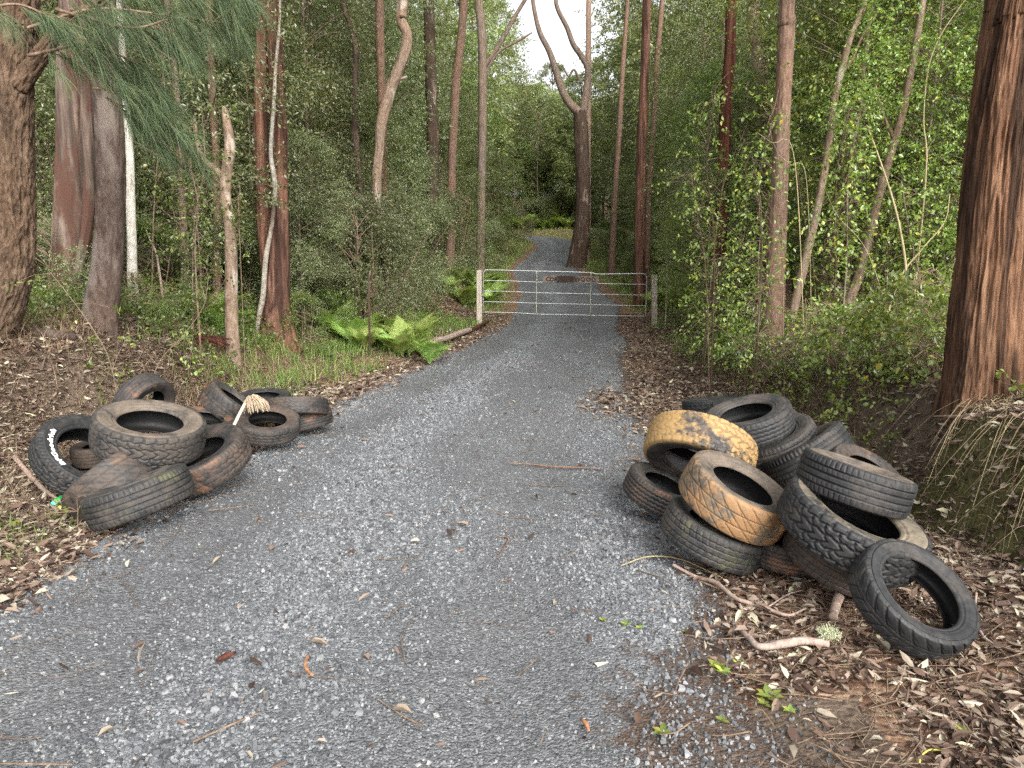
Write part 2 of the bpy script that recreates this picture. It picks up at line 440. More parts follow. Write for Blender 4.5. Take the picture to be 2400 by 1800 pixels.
def rubber(name, base=.028, dust=(.13, .105, .085), dust_amt=.35, mud=None, mud_amt=.3, moss=0.0, rust=0.0):
    base *= .62; dust = tuple(q * .72 for q in dust); dust_amt *= .85; rust *= .8
    m = NT(name)
    v = m.offs(m.coord())
    n1 = m.noise(5.5, 6, .65, v, .5); n2 = m.noise(38, 4, .6, v); n3 = m.noise(2.6, 8, .66, m.offs(m.coord(), 71), .6)
    c = m.mix(m.ramp(n2, [(.3, 0.), (.7, 1.)]), (base * .65, base * .68, base * .72), (base * 1.5, base * 1.5, base * 1.5))
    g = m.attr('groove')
    dm = m.math('ADD', m.math('MULTIPLY', n1, .75), m.math('MULTIPLY', n2, .25))
    c = m.mix(m.ramp(dm, [(.60 - dust_amt * .45, 0.), (.78 - dust_amt * .3, min(1., .35 + dust_amt))]), c, dust)
    if rust:
        c = m.mix(m.ramp(m.noise(3.5, 5, .65, m.offs(m.coord(), 53), .8), [(.60 - rust * .2, 0.), (.68 - rust * .2, .75)]), c, (.17, .085, .048))
    if mud is not None:
        c = m.mix(m.ramp(m.math('ADD', m.math('MULTIPLY', n3, .8), m.math('MULTIPLY', n2, .2)), [(.62 - mud_amt * .35, 0.), (.68 - mud_amt * .35, .92)]), c,
                  m.mix(n1, mud, tuple(q * .55 for q in mud)))
    if moss:
        c = m.mix(m.ramp(m.noise(5.0, 7, .78, m.offs(m.coord(), 23)), [(.62 - moss * .2, 0.), (.72 - moss * .2, .7)]), c, (.085, .092, .038))
    c = m.mix(m.math('MULTIPLY', g, .75), c, m.mix(.6, c, (base * .4, base * .4, base * .4)))  # shade in the tread grooves painted into the colour, for groove definition
    b = m.bump(m.math('ADD', m.math('MULTIPLY', n2, .5), m.noise(160, 2, .5, v)), .25, .003)
    r = m.ramp(n1, [(.3, .5), (.7, .78)])
    return m.done(m.pbr(c, r, b, .35))
M['rub_black'] = rubber('rubber_black', .030, dust_amt=.25)
M['rub_grey'] = rubber('rubber_grey', .038, dust_amt=.5)
M['rub_brown'] = rubber('rubber_dusty_brown', .032, dust=(.125, .090, .068), dust_amt=.6, rust=.1)
M['rub_rust'] = rubber('rubber_rust_stained', .032, dust=(.12, .085, .065), dust_amt=.45, rust=.32)
M['rub_moss'] = rubber('rubber_mossy', .034, dust_amt=.4, moss=.38)
M['rub_ochre'] = rubber('rubber_ochre_mud', .036, dust_amt=.6, mud=(.40, .25, .10), mud_amt=.62)
M['rub_ochre2'] = rubber('rubber_orange_mud', .036, dust=(.24, .18, .12), dust_amt=.8, mud=(.36, .20, .09), mud_amt=.50)
M['rub_tan'] = rubber('rubber_tan_dust', .035, dust=(.21, .165, .125), dust_amt=.72)
M['rub_pale'] = rubber('rubber_pale_clay', .035, dust=(.33, .27, .19), dust_amt=.6)
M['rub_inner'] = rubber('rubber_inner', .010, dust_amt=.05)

def plain(name, col, rough=.6, spec=.3, metal=0., var=.25, scale=20, bump=.0):
    m = NT(name); n = m.noise(scale, 4, .6, m.coord())
    c = m.mix(n, tuple(q * (1 - var) for q in col), tuple(min(1, q * (1 + var)) for q in col))
    b = m.bump(n, bump, .004) if bump else None
    return m.done(m.pbr(c, rough, b, spec, metal))
M['white_letter'] = plain('white_lettering', (.72, .72, .70), .6, .3, 0, .12, 60)
M['faint_letter'] = plain('raised_dusty_letter', (.26, .20, .13), .8, .2, 0, .2, 60)
M['galv'] = plain('galvanised_steel', (.40, .41, .39), .45, .5, .75, .3, 12)
M['galv_moss'] = plain('algae_stained_steel', (.42, .42, .32), .6, .4, .4, .35, 9)
M['post'] = bark('weathered_post', (.20, .18, .15), (.36, .33, .28), (.50, .47, .41), .06, 30, .4, .006, patch=(.24, .22, .15), patch_amt=-.04)
M['rust'] = plain('rusty_steel', (.22, .075, .03), .85, .2, .1, .5, 30, .4)
M['brownstick'] = bark('brown_stick', (.06, .038, .028), (.15, .095, .07), (.26, .18, .13), .2, 30, .3, .005)
M['mop'] = plain('mop_cotton', (.34, .27, .19), .95, .1, 0, .35, 30, .3)
M['mop_stick'] = plain('mop_stick', (.58, .50, .38), .6, .3, 0, .2, 12)
M['green_plastic'] = plain('green_plastic', (.05, .50, .12), .35, .5, 0, .3, 30)
M['teal_plastic'] = plain('teal_plastic', (.10, .55, .40), .35, .5, 0, .2, 30)
M['wire'] = plain('dark_wire', (.06, .05, .05), .6, .4, .4)
M['lichen'] = plain('pale_lichen', (.50, .52, .34), .95, .1, 0, .25, 60, .3)
M['yellow'] = plain('yellow_cord', (.55, .52, .10), .6)
M['stone'] = None

def gravel_stone_mat():
    m = NT('gravel_stone'); g = m.n("ShaderNodeNewGeometry")
    c = m.ramp(g.outputs['Random Per Island'], [(0, (.05, .053, .057)), (.4, (.105, .11, .117)), (.75, (.175, .182, .19)), (.93, (.24, .246, .25)), (1, (.32, .31, .30))])
    n = m.noise(220, 3, .6, m.coord()); c = m.mix(m.math('MULTIPLY', n, .5), c, m.mix(1., c, (.6, .6, .6), 'MULTIPLY'))
    return m.done(m.pbr(c, .7, m.bump(n, .3, .002), .35))
M['stone'] = gravel_stone_mat()

def road_mat():
    m = NT('gravel_road')
    v = m.coord()
    lat = m.attr('lat'); loose = m.attr('loose'); edge = m.attr('edge')
    va = m.vor(75, v); vb = m.vor(150, v); vc = m.vor(36, v)
    stone = m.n("ShaderNodeSeparateColor"); m.l(va.outputs['Color'], stone.inputs[0])
    st2 = m.n("ShaderNodeSeparateColor"); m.l(vb.outputs['Color'], st2.inputs[0])
    big = m.noise(1.3, 4, .6, m.coord((1, .35, 1))); mid = m.noise(7, 4, .65, v)
    tone = m.math('ADD', m.math('MULTIPLY', stone.outputs[0], .55), m.math('MULTIPLY', st2.outputs[1], .45))
    fines = m.ramp(tone, [(0, (.05, .051, .053)), (.55, (.112, .114, .118)), (.85, (.175, .18, .186)), (1, (.26, .27, .275))])
    coarse = m.ramp(tone, [(0, (.06, .063, .068)), (.5, (.135, .141, .15)), (.8, (.215, .225, .235)), (1, (.32, .33, .335))])
    lf = m.math('ADD', loose, m.math('MULTIPLY_ADD', mid, .6, -.3))
    c = m.mix(m.ramp(lf, [(.2, 0.), (.8, 1.)]), fines, coarse)
    c = m.mix(m.ramp(big, [(.35, .0), (.7, .35)]), c, m.mix(1., c, (.72, .72, .74), 'MULTIPLY'))
    ef = m.ramp(m.math('ADD', edge, m.math('MULTIPLY_ADD', m.noise(5, 5, .7, v), 1.2, -.6)), [(.45, 0.), (.62, 1.)])
    soil = m.mix(m.noise(60, 4, .6, v), (.040, .027, .020), (.11, .075, .055))
    c = m.mix(ef, c, soil)
    h = m.math('ADD', m.math('MULTIPLY', va.outputs['Distance'], -1.), m.math('MULTIPLY', vb.outputs['Distance'], -.6))
    b = m.bump(h, .75, .011)
    b = m.bump(vc.outputs['Distance'], .35, .01, b)
    return m.done(m.pbr(c, .60, b, .5))
M['road'] = road_mat()

def ground_mat():
    m = NT('forest_floor'); v = m.coord()
    n1 = m.noise(1.1, 5, .6, v); n2 = m.noise(14, 5, .65, v); n3 = m.noise(70, 4, .6, v)
    vv = m.vor(26, m.coord((1, 1.6, 1)))
    sc = m.n("ShaderNodeSeparateColor"); m.l(vv.outputs['Color'], sc.inputs[0])
    soil = m.mix(n2, (.06, .043, .032), (.21, .16, .12))
    soil = m.mix(m.math('MULTIPLY', n3, .7), soil, m.mix(1., soil, (.5, .48, .45), 'MULTIPLY'))
    leaf = m.ramp(sc.outputs[0], [(0, (.06, .032, .02)), (.4, (.15, .080, .05)), (.75, (.25, .155, .10)), (1, (.36, .27, .18))])
    lt = m.attr('litter'); c = m.mix(m.ramp(m.math('ADD', lt, m.math('MULTIPLY_ADD', n2, .6, -.3)), [(.3, 0.), (.6, .85)]), soil, leaf)
    mo = m.attr('moss'); c = m.mix(m.ramp(m.math('ADD', mo, m.math('MULTIPLY_ADD', m.noise(6, 6, .7, v), 1.6, -.8)), [(.45, 0.), (.62, .9)]), c,
                                   m.mix(n3, (.050, .052, .016), (.13, .125, .045)))
    h = m.math('ADD', m.math('MULTIPLY', n2, 1.), m.math('MULTIPLY', n3, .35))
    return m.done(m.pbr(c, .9, m.bump(m.math('ADD', h, m.math('MULTIPLY', vv.outputs['Distance'], -.5)), .8, .03), .15))
M['ground'] = ground_mat()

# ------------------------------------------------------------------ ground sheet
def build_ground():
    X, Y = _XX.ravel(), _YY.ravel()
    nx, ny = len(GX), len(GY)
    i = np.arange(ny - 1)[:, None] * nx; j = np.arange(nx - 1)[None]
    Q = np.stack([i + j, i + j + 1, i + nx + j + 1, i + nx + j], -1).reshape(-1, 4)
    d, zr, s = lateral(X, Y); e = np.abs(d) - HWT(Y)
    sl = np.hypot(*np.gradient(_ZZ, GY, GX)).ravel()
    lit = .75 - 1.1 * smooth(.7, 1.6, sl) + .2 * fbm(X * .8, Y * .8, seed=31)
    lit = np.where((d > 0) & (Y < 2.5) & (e < .3), lit - .9, lit)
    moss = np.where((d > 0) & (Y < 4.6), .95 * smooth(.5, 1.2, sl), .30 * smooth(.5, 1.1, sl)) * smooth(0, .5, e)
    moss = moss + np.where((d < 0) & (Y > 8), .35, 0)
    me = mesh('ground', np.column_stack([X, Y, _ZZ.ravel()]), Q, M['ground'], True, {'litter': lit, 'moss': moss})
    tag(obj('ground', me), 'leaf-strewn forest floor with earth banks on both sides of the gravel road', None, None, 'structure')
build_ground()

LOOSE_NOISE = lambda x, y: fbm(x * 1.6, y * .7, octv=4, seed=77)
def loose_f(d, x, y):
    """how much loose pale gravel lies at lateral offset d"""
    wob = .12 * vnoise(y * .5, y * 0, seed=5)
    a = np.exp(-((d + .42 + wob) / .34) ** 2) + .85 * np.exp(-((d + 1.68) / .20) ** 2) + .55 * np.exp(-((d - 1.35) / .3) ** 2)
    return np.clip(a * .85 + .32 * LOOSE_NOISE(x, y) + .10, 0, 1)
def build_road():
    s = np.concatenate([np.arange(3.5, 22, .05), np.arange(22, CLS[-1], .15)])
    P = np.column_stack([np.interp(s, CLS, CLP[:, k]) for k in range(3)])
    Nn = np.column_stack([np.interp(s, CLS, _nor[:, k]) for k in range(2)])
    nl = 61; u = np.linspace(-1, 1, nl)
    hw = HWT(P[:, 1])
    eL = hw + .10 * fbm(s * .9, s * 0 + 3, octv=4, seed=4) + .06; eR = hw + .14 * fbm(s * .8, s * 0 + 9, octv=4, seed=8) + .08
    # the leaf drift that narrows the road on the right near the first tyres
    lat = np.where(u[None] < 0, u[None] * eL[:, None], u[None] * eR[:, None])
    X = P[:, 0, None] + Nn[:, 0, None] * lat; Y = P[:, 1, None] + Nn[:, 1, None] * lat
    base = P[:, 2, None] + .012 * fbm(X * .9, Y * .9, octv=3, seed=21)
    crown = .03 * (1 - (lat / 1.8) ** 2) + .010 * LOOSE_NOISE(X, Y) * (np.abs(u)[None] < .97) + .004 * fbm(X * 9, Y * 9, octv=2, seed=2)
    tr = -.02 * np.exp(-((lat - .72) / .3) ** 2) - .02 * np.exp(-((lat + 1.15) / .28) ** 2)
    Z = base + crown + tr
    Zt = H(X, Y)
    inner = smooth(1.0, .80, np.abs(u))[None]
    Z = np.where(np.abs(u)[None] > .93, Zt + .004 + inner * 0, np.maximum(Z, Zt + .006))
    Z[:, 0] = Zt[:, 0] - .03; Z[:, -1] = Zt[:, -1] - .03
    n = len(s)
    i = np.arange(n - 1)[:, None] * nl; j = np.arange(nl - 1)[None]
    Q = np.stack([i + j, i + j + 1, i + nl + j + 1, i + nl + j], -1).reshape(-1, 4)
    lo = loose_f(lat, X, Y)
    ed = smooth(.78, 1.05, np.abs(u))[None] * np.ones((n, 1)) * np.where(u[None] > 0, 1., .65)
    ed = ed + np.where((lat > .5) & (Y < 3.2), smooth(.6, 1.5, lat) * smooth(3.6, 2.2, Y), 0) * .9
    V = np.column_stack([X.ravel(), Y.ravel(), Z.ravel()])
    me = mesh('gravel_road', V, Q, M['road'], True, {'lat': lat.ravel(), 'loose': lo.ravel(), 'edge': ed.ravel()})
    tag(obj('road', me), 'grey crushed-gravel road winding through the gate and up into the forest', None, None, 'structure')
    return s, P, Nn, X, Y, Z, lat
ROAD = build_road()
def road_z(x, y):
    """surface height: road sheet or terrain"""
    x = np.asarray(x, float); y = np.asarray(y, float); shp = x.shape
    d, zr, s = lateral(x, y)
    xx, yy = x.ravel(), y.ravel()
    base = zr + .012 * fbm(xx * .9, yy * .9, octv=3, seed=21) + .03 * (1 - (d / 1.8) ** 2) + .010 * LOOSE_NOISE(xx, yy) \
        - .02 * np.exp(-((d - .72) / .3) ** 2) - .02 * np.exp(-((d + 1.15) / .28) ** 2)
    h = H(xx, yy)
    return np.where(np.abs(d) < HWT(yy) * .93, np.maximum(base, h + .006), h + .004).reshape(shp)

# a second clearing of pale gravel seen between the trunks on the right
def build_side_track():
    xs = np.linspace(5.4, 10.5, 40); ys = np.linspace(14.2, 19.5, 40)
    X, Y = np.meshgrid(xs, ys)
    u = (X - 7.9) / 2.5; vv = (Y - 16.8) / 2.6
    r = np.hypot(u, vv) + .12 * fbm(X, Y, seed=88)
    Z = H(X, Y) + .03 + np.clip(1 - r, -.4, 1) * .06
    Z = np.where(r > 1, H(X, Y) - .05, Z)
    i = np.arange(39)[:, None] * 40; j = np.arange(39)[None]
    Q = np.stack([i + j, i + j + 1, i + 41, i + 40 + j], -1) if False else np.stack([i + j, i + j + 1, i + 40 + j + 1, i + 40 + j], -1)
    one = np.ones(X.size)
    me = mesh('side_path', np.column_stack([X.ravel(), Y.ravel(), Z.ravel()]), Q.reshape(-1, 4), M['road'], True, {'lat': one * 0, 'loose': one * 1.2, 'edge': one * 0})
    tag(obj('side_path', me), 'pale gravel clearing glimpsed through the trunks on the right', None, None, 'structure')
build_side_track()

# ------------------------------------------------------------------ loose stones (stuff)
def stones():
    n = 250000
    Y = 1.5 + 13 * rng.random(n) ** 1.9; hwv = HWT(Y)
    cx = np.interp(Y, CLP[:200, 1], CLP[:200, 0])
    d = rng.uniform(-1.08, 1.06, n) * hwv
    X = cx + d
    inview = np.abs(X) < .74 * Y + .35
    lo = loose_f(d, X, Y)
    keep = inview & (rng.random(n) < (.16 + .8 * lo) * np.clip((15 - Y) / 8, .0, 1) ** .7)
    # where the sheet has gone to soil there are fewer
    soil = (d > .8) & (Y < 2.9); keep &= ~(soil & (rng.random(n) < .65))
    X, Y, d, lo = X[keep], Y[keep], d[keep], lo[keep]; n = len(X)
    size = (.0019 + .0033 * rng.random(n) ** 1.7) * (1 + .5 * lo) * (1 + .035 * Y)
    size = np.where(rng.random(n) < .06, size * 1.8, size)
    base = np.array([(-1, -1, -1), (1, -1, -1), (1, 1, -1), (-1, 1, -1), (-1, -1, 1), (1, -1, 1), (1, 1, 1), (-1, 1, 1)], float)
    V = base[None] * (1 + .38 * rng.uniform(-1, 1, (n, 8, 3)))
    V *= np.array([1.15, .85, .6])[None, None] * size[:, None, None]
    V[:, 4:, :2] *= .7
    a = rng.uniform(0, 2 * PI, n); ca, sa = np.cos(a)[:, None], np.sin(a)[:, None]
    tl = rng.normal(0, .35, n)[:, None]
    vx, vy, vz = V[..., 0], V[..., 1], V[..., 2]
    vz2 = vz + vx * tl
    V = np.stack([vx * ca - vy * sa, vx * sa + vy * ca, vz2], -1)
    Z = road_z(X, Y) + size * .25
    V += np.stack([X, Y, Z], 1)[:, None]
    b = np.arange(n)[:, None] * 8
    Q = np.concatenate([b + np.array([q]) for q in ((0, 3, 2, 1), (4, 5, 6, 7), (0, 1, 5, 4), (1, 2, 6, 5), (2, 3, 7, 6), (3, 0, 4, 7))])
    me = mesh('loose_gravel', V.reshape(-1, 3), Q, M['stone'], False)
    tag(obj('loose_gravel', me), 'loose blue-grey crushed stones lying on the road surface', None, None, 'stuff')
stones()

# ------------------------------------------------------------------ leaf litter (stuff)
def scatter(n, xr, yr, ypow=1.0, r=None):
    Y = yr[0] + (yr[1] - yr[0]) * rng.random(n) ** ypow
    X = rng.uniform(xr[0], xr[1], n)
    k = np.abs(X) < .76 * Y + 1.0
    return X[k], Y[k]
def litter():
    X, Y = scatter(760000, (-9, 9), (1.8, 22), 2.1)
    X3 = rng.uniform(-6.5, -2.2, 170000); Y3 = rng.uniform(3.2, 9.5, 170000); X4 = rng.uniform(1.8, 5.5, 60000); Y4 = rng.uniform(3.0, 11, 60000)
    X = np.concatenate([X, X3, X4]); Y = np.concatenate([Y, Y3, Y4])
    d, zr, s = lateral(X, Y); e = np.abs(d) - HWT(Y)
    p = np.where(e > 0, .75, np.exp(e / .10) * .5)
    p = np.where((d < 0) & (e > .5) & (Y > 8.5) & (Y < 15), .22, p)
    p = p * (.55 + .6 * np.clip(fbm(X * 1.1, Y * 1.1, seed=41) + .4, 0, 1))
    drift = (d > 0) & (Y > 7.2) & (Y < 9.6); p = np.where(drift, np.maximum(p, .6 * smooth(-.75, -.35, e) * smooth(7.2, 8.2, Y) * smooth(9.6, 8.8, Y)), p)
    p = np.where((d > 0) & (Y < 2.55) & (e < .30 + .2 * (Y - 2)), p * .10, p)
    p = np.where(e < -.15, np.maximum(p, .004), p)
    p = np.where(Y > 9, p * .8, p)
    k = rng.random(len(X)) < p; X, Y = X[k], Y[k]; n = len(X)
    Z = road_z(X, Y) + rng.uniform(.002, .028, n)
    D = rdir(n); D[:, 2] = rng.normal(0, .22, n)
    N = np.column_stack([rng.normal(0, .38, (n, 2)), np.ones(n)])
    sc = np.where(Y > 8, 1.35, 1.0)
    L = (.016 + .068 * rng.random(n) ** 1.6) * sc; Wd = L * rng.uniform(.09, .27, n)
    V, Fc = leaves(np.column_stack([X, Y, Z]), D, N, L, Wd, rng.uniform(-.9, 1.2, n)[:, None], True)
    me = mesh('leaf_litter', V, Fc, M['litter'], False)
    tag(obj('leaf_litter', me), 'brown and tan fallen gum leaves covering the verges and banks', None, None, 'stuff')
    # dead twigs
    X, Y = scatter(42000, (-8, 8), (1.9, 15), 1.5)
    d, zr, s = lateral(X, Y); e = np.abs(d) - HWT(Y)
    p = np.where(e > 0, .5, np.where(e > -.5, .10, .012)); k = rng.random(len(X)) < p; X, Y = X[k], Y[k]; n = len(X)
    L = rng.uniform(.05, .38, n); a = rng.uniform(0, 2 * PI, n); D = np.column_stack([np.cos(a), np.sin(a)])
    P0 = np.column_stack([X, Y]); Pm = P0 + D * L[:, None] * .5 + rng.normal(0, .02, (n, 2)); P1 = P0 + D * L[:, None]
    R = rng.uniform(.0012, .0042, n)
    Vs = []
    for Pq, f in ((P0, 1), (Pm, .85), (P1, .5)):
        z = road_z(Pq[:, 0], Pq[:, 1]) + rng.uniform(.006, .035, n)
        c = np.column_stack([Pq, z])
        S = np.column_stack([-D[:, 1], D[:, 0], np.zeros(n)])
        for q in range(3):
            an = q * 2 * PI / 3
            Vs.append(c + (S * math.cos(an) + np.array([0, 0, 1.]) * math.sin(an)) * (R * f)[:, None])
    V = np.stack(Vs, 1).reshape(-1, 3); b = np.arange(n)[:, None] * 9
    Q = np.concatenate([b + np.array([(o + q, o + (q + 1) % 3, o + 3 + (q + 1) % 3, o + 3 + q)]) for o in (0, 3) for q in range(3)])
    me = mesh('fallen_twigs', V, Q, M['twig'], True)
    tag(obj('twig_litter', me), 'thin dead twigs scattered over the leaf litter', None, None, 'stuff')
litter()
# ------------------------------------------------------------------ tyres
def tri(x): return 2 * np.abs(x - np.floor(x + .5))            # 0..1 triangle
def line(x, c, wd): return smooth(wd, wd * .45, np.abs(x - c))
def per(x, wd): f = x - np.floor(x); f = np.minimum(f, 1 - f); return smooth(wd, wd * .4, f)
def pattern(kind, th, t):
    """groove depth 0..1 over angle (in turns 0..1) and across the tread t (-1.22..1.22)"""
    a = np.abs(t); g = np.zeros(np.broadcast(th, t).shape)
    if kind == 'rib':
        for c in (-.58, -.2, .2, .58): g = np.maximum(g, line(t, c, .055))
        g = np.maximum(g, .85 * per(th * 64 + .25 * t, .13) * (a > .66))
        g = np.maximum(g, .35 * per(th * 64 + .9 * t, .09) * (a < .5) * (a > .24))
    elif kind == 'zigzag':
        z = .09 * (tri(th * 44) - .5)
        for c in (-.55, -.18, .18, .55): g = np.maximum(g, line(t + z, c, .06))
        g = np.maximum(g, .8 * per(th * 52, .14) * (a > .74))
    elif kind == 'block':
        z = .16 * (tri(th * 30) - .5)
        g = np.maximum(g, line(t + z, .30, .07)); g = np.maximum(g, line(t - z, -.30, .07))
        g = np.maximum(g, per(th * 30 + .55 * tri(t * 1.6), .13) * (a < .34))
        g = np.maximum(g, per(th * 30 + .9 * t + .18 * (tri(t * 3) - .5), .12) * (a > .30) * (a < .76))
        z2 = .10 * (tri(th * 30 + .5) - .5)
        g = np.maximum(g, line(a + z2, .74, .05))
        g = np.maximum(g, per(th * 30 + .2 * np.sign(t), .17) * (a > .74))
    elif kind == 'dirn':
        g = np.maximum(g, per(th * 26 + .95 * a ** .8, .10) * (a > .06))
        g = np.maximum(g, .6 * per(th * 26 + .5 + 1.6 * a, .06) * (a > .4))
        g = np.maximum(g, line(a, .16, .04))
    elif kind == 'swirl':
        g = np.maximum(g, per(th * 20 + 1.5 * t, .055)); g = np.maximum(g, .8 * per(th * 20 + .4 + 1.0 * t, .04) * (t > -.3))
        for c in (-.35, .35): g = np.maximum(g, line(t, c, .035))
    elif kind == 'lug':
        z = .12 * (tri(th * 34) - .5)
        for c in (-.42, 0, .42): g = np.maximum(g, line(t + z, c, .055))
        g = np.maximum(g, per(th * 34 + .3 * np.sin(5 * t), .10) * (a < .72))
        g = np.maximum(g, per(th * 68, .20) * (a > .78))
    elif kind == 'sipe':
        for c in (-.6, -.22, .22, .6): g = np.maximum(g, line(t + .02 * np.sin(th * 2 * PI * 40), c, .05))
        g = np.maximum(g, .75 * per(th * 46 + .8 * np.sqrt(np.maximum(a - .2, 0)), .10) * (a > .22))
        g = np.maximum(g, .5 * per(th * 92, .12) * (a > .9))
    return g
def ring_mesh(name, prof, nt_, mat, parent, groove=None, ov=0.0, close=False):
    """prof (n,2) radius, height; revolve"""
    prof = np.asarray(prof, float); n = len(prof)
    th = np.linspace(0, 2 * PI, nt_, endpoint=False)
    r = prof[None, :, 0] * np.ones((nt_, 1)); z = prof[None, :, 1] * np.ones((nt_, 1)); g = np.zeros((nt_, n))
    if groove is not None:
        g, depth = groove; r = r - g * depth[None, :, 0]; z = z - g * depth[None, :, 1]
    r = r * (1 + ov * np.cos(2 * th)[:, None])
    V = np.stack([r * np.cos(th)[:, None], r * np.sin(th)[:, None], z], -1).reshape(-1, 3)
    i = np.arange(nt_)[:, None]; i2 = (i + 1) % nt_; j = np.arange(n - 1)[None]
    Q = np.stack([i * n + j, i2 * n + j, i2 * n + j + 1, i * n + j + 1], -1).reshape(-1, 4)
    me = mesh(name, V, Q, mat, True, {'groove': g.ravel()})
    return obj(name, me, parent)
SIDE = [(.90, .485), (.885, .492), (.865, .497), (.84, .50), (.835, .496), (.80, .498), (.76, .488), (.72, .468), (.69, .445), (.682, .448), (.67, .436), (.65, .415),
        (.645, .405), (.635, .404), (.625, .412), (.612, .411), (.60, .395), (.585, .382), (.575, .365), (.57, .33)]
SIDE_IN = [(.57, .33), (.60, .34), (.68, .40), (.78, .445), (.87, .43), (.925, .36), (.945, .24), (.95, 0)]
def side_z(rf):
    a = np.array([q for q in SIDE if q[0] > .62])[::-1]; return np.interp(rf, a[:, 0], a[:, 1])

def text_mesh(txt, size, shear=0.0, bold=0.0, space=1.0):
    cu = bpy.data.curves.new('lettering_curve', 'FONT'); cu.body = txt; cu.size = size; cu.shear = shear; cu.offset = bold
    cu.space_character = space; cu.extrude = .0008; cu.resolution_u = 2
    o = bpy.data.objects.new('lettering_curve', cu); COL.objects.link(o)
    dg = bpy.context.evaluated_depsgraph_get(); dg.update()
    me = bpy.data.meshes.new_from_object(o.evaluated_get(dg))
    bpy.data.objects.remove(o); bpy.data.curves.remove(cu)
    return me

def make_tyre(c, X, Y, n, R, W, kind, mats, depth=.009, ov=0.0, letters=None, label='', group=None, rb=.57):
    kb = (1 - rb) / .43; rf = lambda q: 1 - (1 - q) * (kb if q < .9 else 1) if q < .88 else q
    root = empty('tyre', c)
    root.rotation_euler = Matrix((X, Y, n)).transposed().to_euler()
    tag(root, label, 'tyre', group)
    px = R / np.linalg.norm(np.asarray(c) - CAMP)
    hi = px > .06
    nt_ = 420 if hi else 260; ns = 61 if hi else 41
    t = np.linspace(-1.22, 1.22, ns); a = np.abs(t); q = np.clip((a - 1) / .22, 0, 1)
    r = np.where(a <= 1, R * (1 - .028 * a ** 4), R * (.972 - .072 * q ** 1.3)); z = np.sign(t) * np.where(a <= 1, a * .435 * W, W * (.435 + .05 * np.sin(q * PI / 2)))
    th = np.linspace(0, 1, nt_, endpoint=False)
    g = pattern(kind, th[:, None], t[None, :])
    fade = smooth(1.22, 1.12, a)
    wear = np.clip(.75 + .5 * vnoise(th * 9, th * 0, seed=int(R * 1000)), .3, 1)[:, None]
    g = g * fade[None] * wear
    depth = depth * 1.25
    dep = np.column_stack([depth * np.where(a <= 1, 1, .6), depth * .7 * np.where(a > 1, np.sign(t) * q, 0)])
    m = mats if isinstance(mats, tuple) else (mats, mats)
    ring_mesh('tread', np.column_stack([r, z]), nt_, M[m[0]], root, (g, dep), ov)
    for sg in (1, -1):
        prof = [(R * rf(p[0]), sg * W * p[1]) for p in SIDE]
        prof = [(R * .9, sg * (W * .485 - .0004))] + prof[1:]
        ring_mesh('sidewall', prof if sg < 0 else prof[::-1], 160, M[m[1]], root, None, ov)
    inn = [(R * rf(p[0]), W * p[1]) for p in SIDE_IN]; inn = inn + [(p[0], -p[1]) for p in inn[::-1][1:]]
    ring_mesh('inner_liner', inn, 120, M['rub_inner'], root, None, ov)
    for L in (letters or []):
        wide = 1.35 if L[4] == 'white_letter' else 1.0
        txt, a0, size, rf, mat, sh = L
        me = text_mesh(txt, size, sh, size * .035, 1.05)
        V = np.empty(len(me.vertices) * 3, np.float32); me.vertices.foreach_get('co', V); V = V.reshape(-1, 3)
        rm = R * rf; ang = math.radians(a0) - V[:, 0] * wide / rm; rr = rm + V[:, 1]
        V2 = np.column_stack([rr * np.cos(ang), rr * np.sin(ang), W * side_z(rr / R) + .0012 + V[:, 2]])
        me.vertices.foreach_set('co', V2.astype(np.float32).ravel()); me.materials.clear(); me.materials.append(M[mat]); me.update()
        me.name = 'lettering'; obj('lettering', me, root)
    return root

def place_tyre(u, v, maj, ang, ratio, wf, base, kind, mats, label, depth=.009, letters=None, ov=.012, group=None, tfix=None, rb=.57):
    r = ray(u, v); ru = r / np.linalg.norm(r)
    e1 = np.cross(ru, [0, 0, 1.]); e1 /= np.linalg.norm(e1); e2 = np.cross(e1, ru)
    a = math.radians(ang); st = math.sqrt(1 - ratio ** 2)
    n = st * (math.cos(a) * e1 + math.sin(a) * e2) - ratio * ru
    def g(t):
        c = CAMP + r * t; R = maj * t / (2 * F); W = 2 * R * wf
        low = c[2] - (R * math.sqrt(max(0, 1 - n[2] ** 2)) + W / 2 * abs(n[2]))
        return low - float(road_z(np.array([c[0]]), np.array([c[1]]))[0]) - base
    if tfix: t = tfix
    else:
        ts = np.linspace(1.8, 14, 400); gs = [g(x) for x in ts]
        t = next((0.5 * (ts[i] + ts[i + 1]) for i in range(len(ts) - 1) if gs[i] > 0 >= gs[i + 1]), 6.0)
    c = CAMP + r * t; R = maj * t / (2 * F); W = 2 * R * wf
    X = e1 - n * e1.dot(n); X /= np.linalg.norm(X); Y = np.cross(n, X)
    print('TYRE %-55s t=%.2f c=(%.2f %.2f %.2f) D=%.2f W=%.2f nz=%.2f' % (label[:55], t, *c, 2 * R, W, n[2]))
    lt = [(q[0], q[1], q[2] * R, q[3], q[4], q[5]) for q in (letters or [])]
    return make_tyre(c, X, Y, n, R, W, kind, mats, depth, ov, lt, label, group, rb)

def ZR(x, y): return 1400 + x / 2.212, 880 + y / 2.212
def ZL(x, y): return x / 2.602, 850 + y / 2.602
GR, GL = 'old tyres dumped in a heap right of the road', 'old tyres dumped in a heap left of the road'
def TR(x, y, maj, *a, **k): return place_tyre(*ZR(x, y), maj / 2.212, *a, group=GR, **k)
def TL(x, y, maj, *a, **k): return place_tyre(*ZL(x, y), maj / 2.602, *a, group=GL, **k)

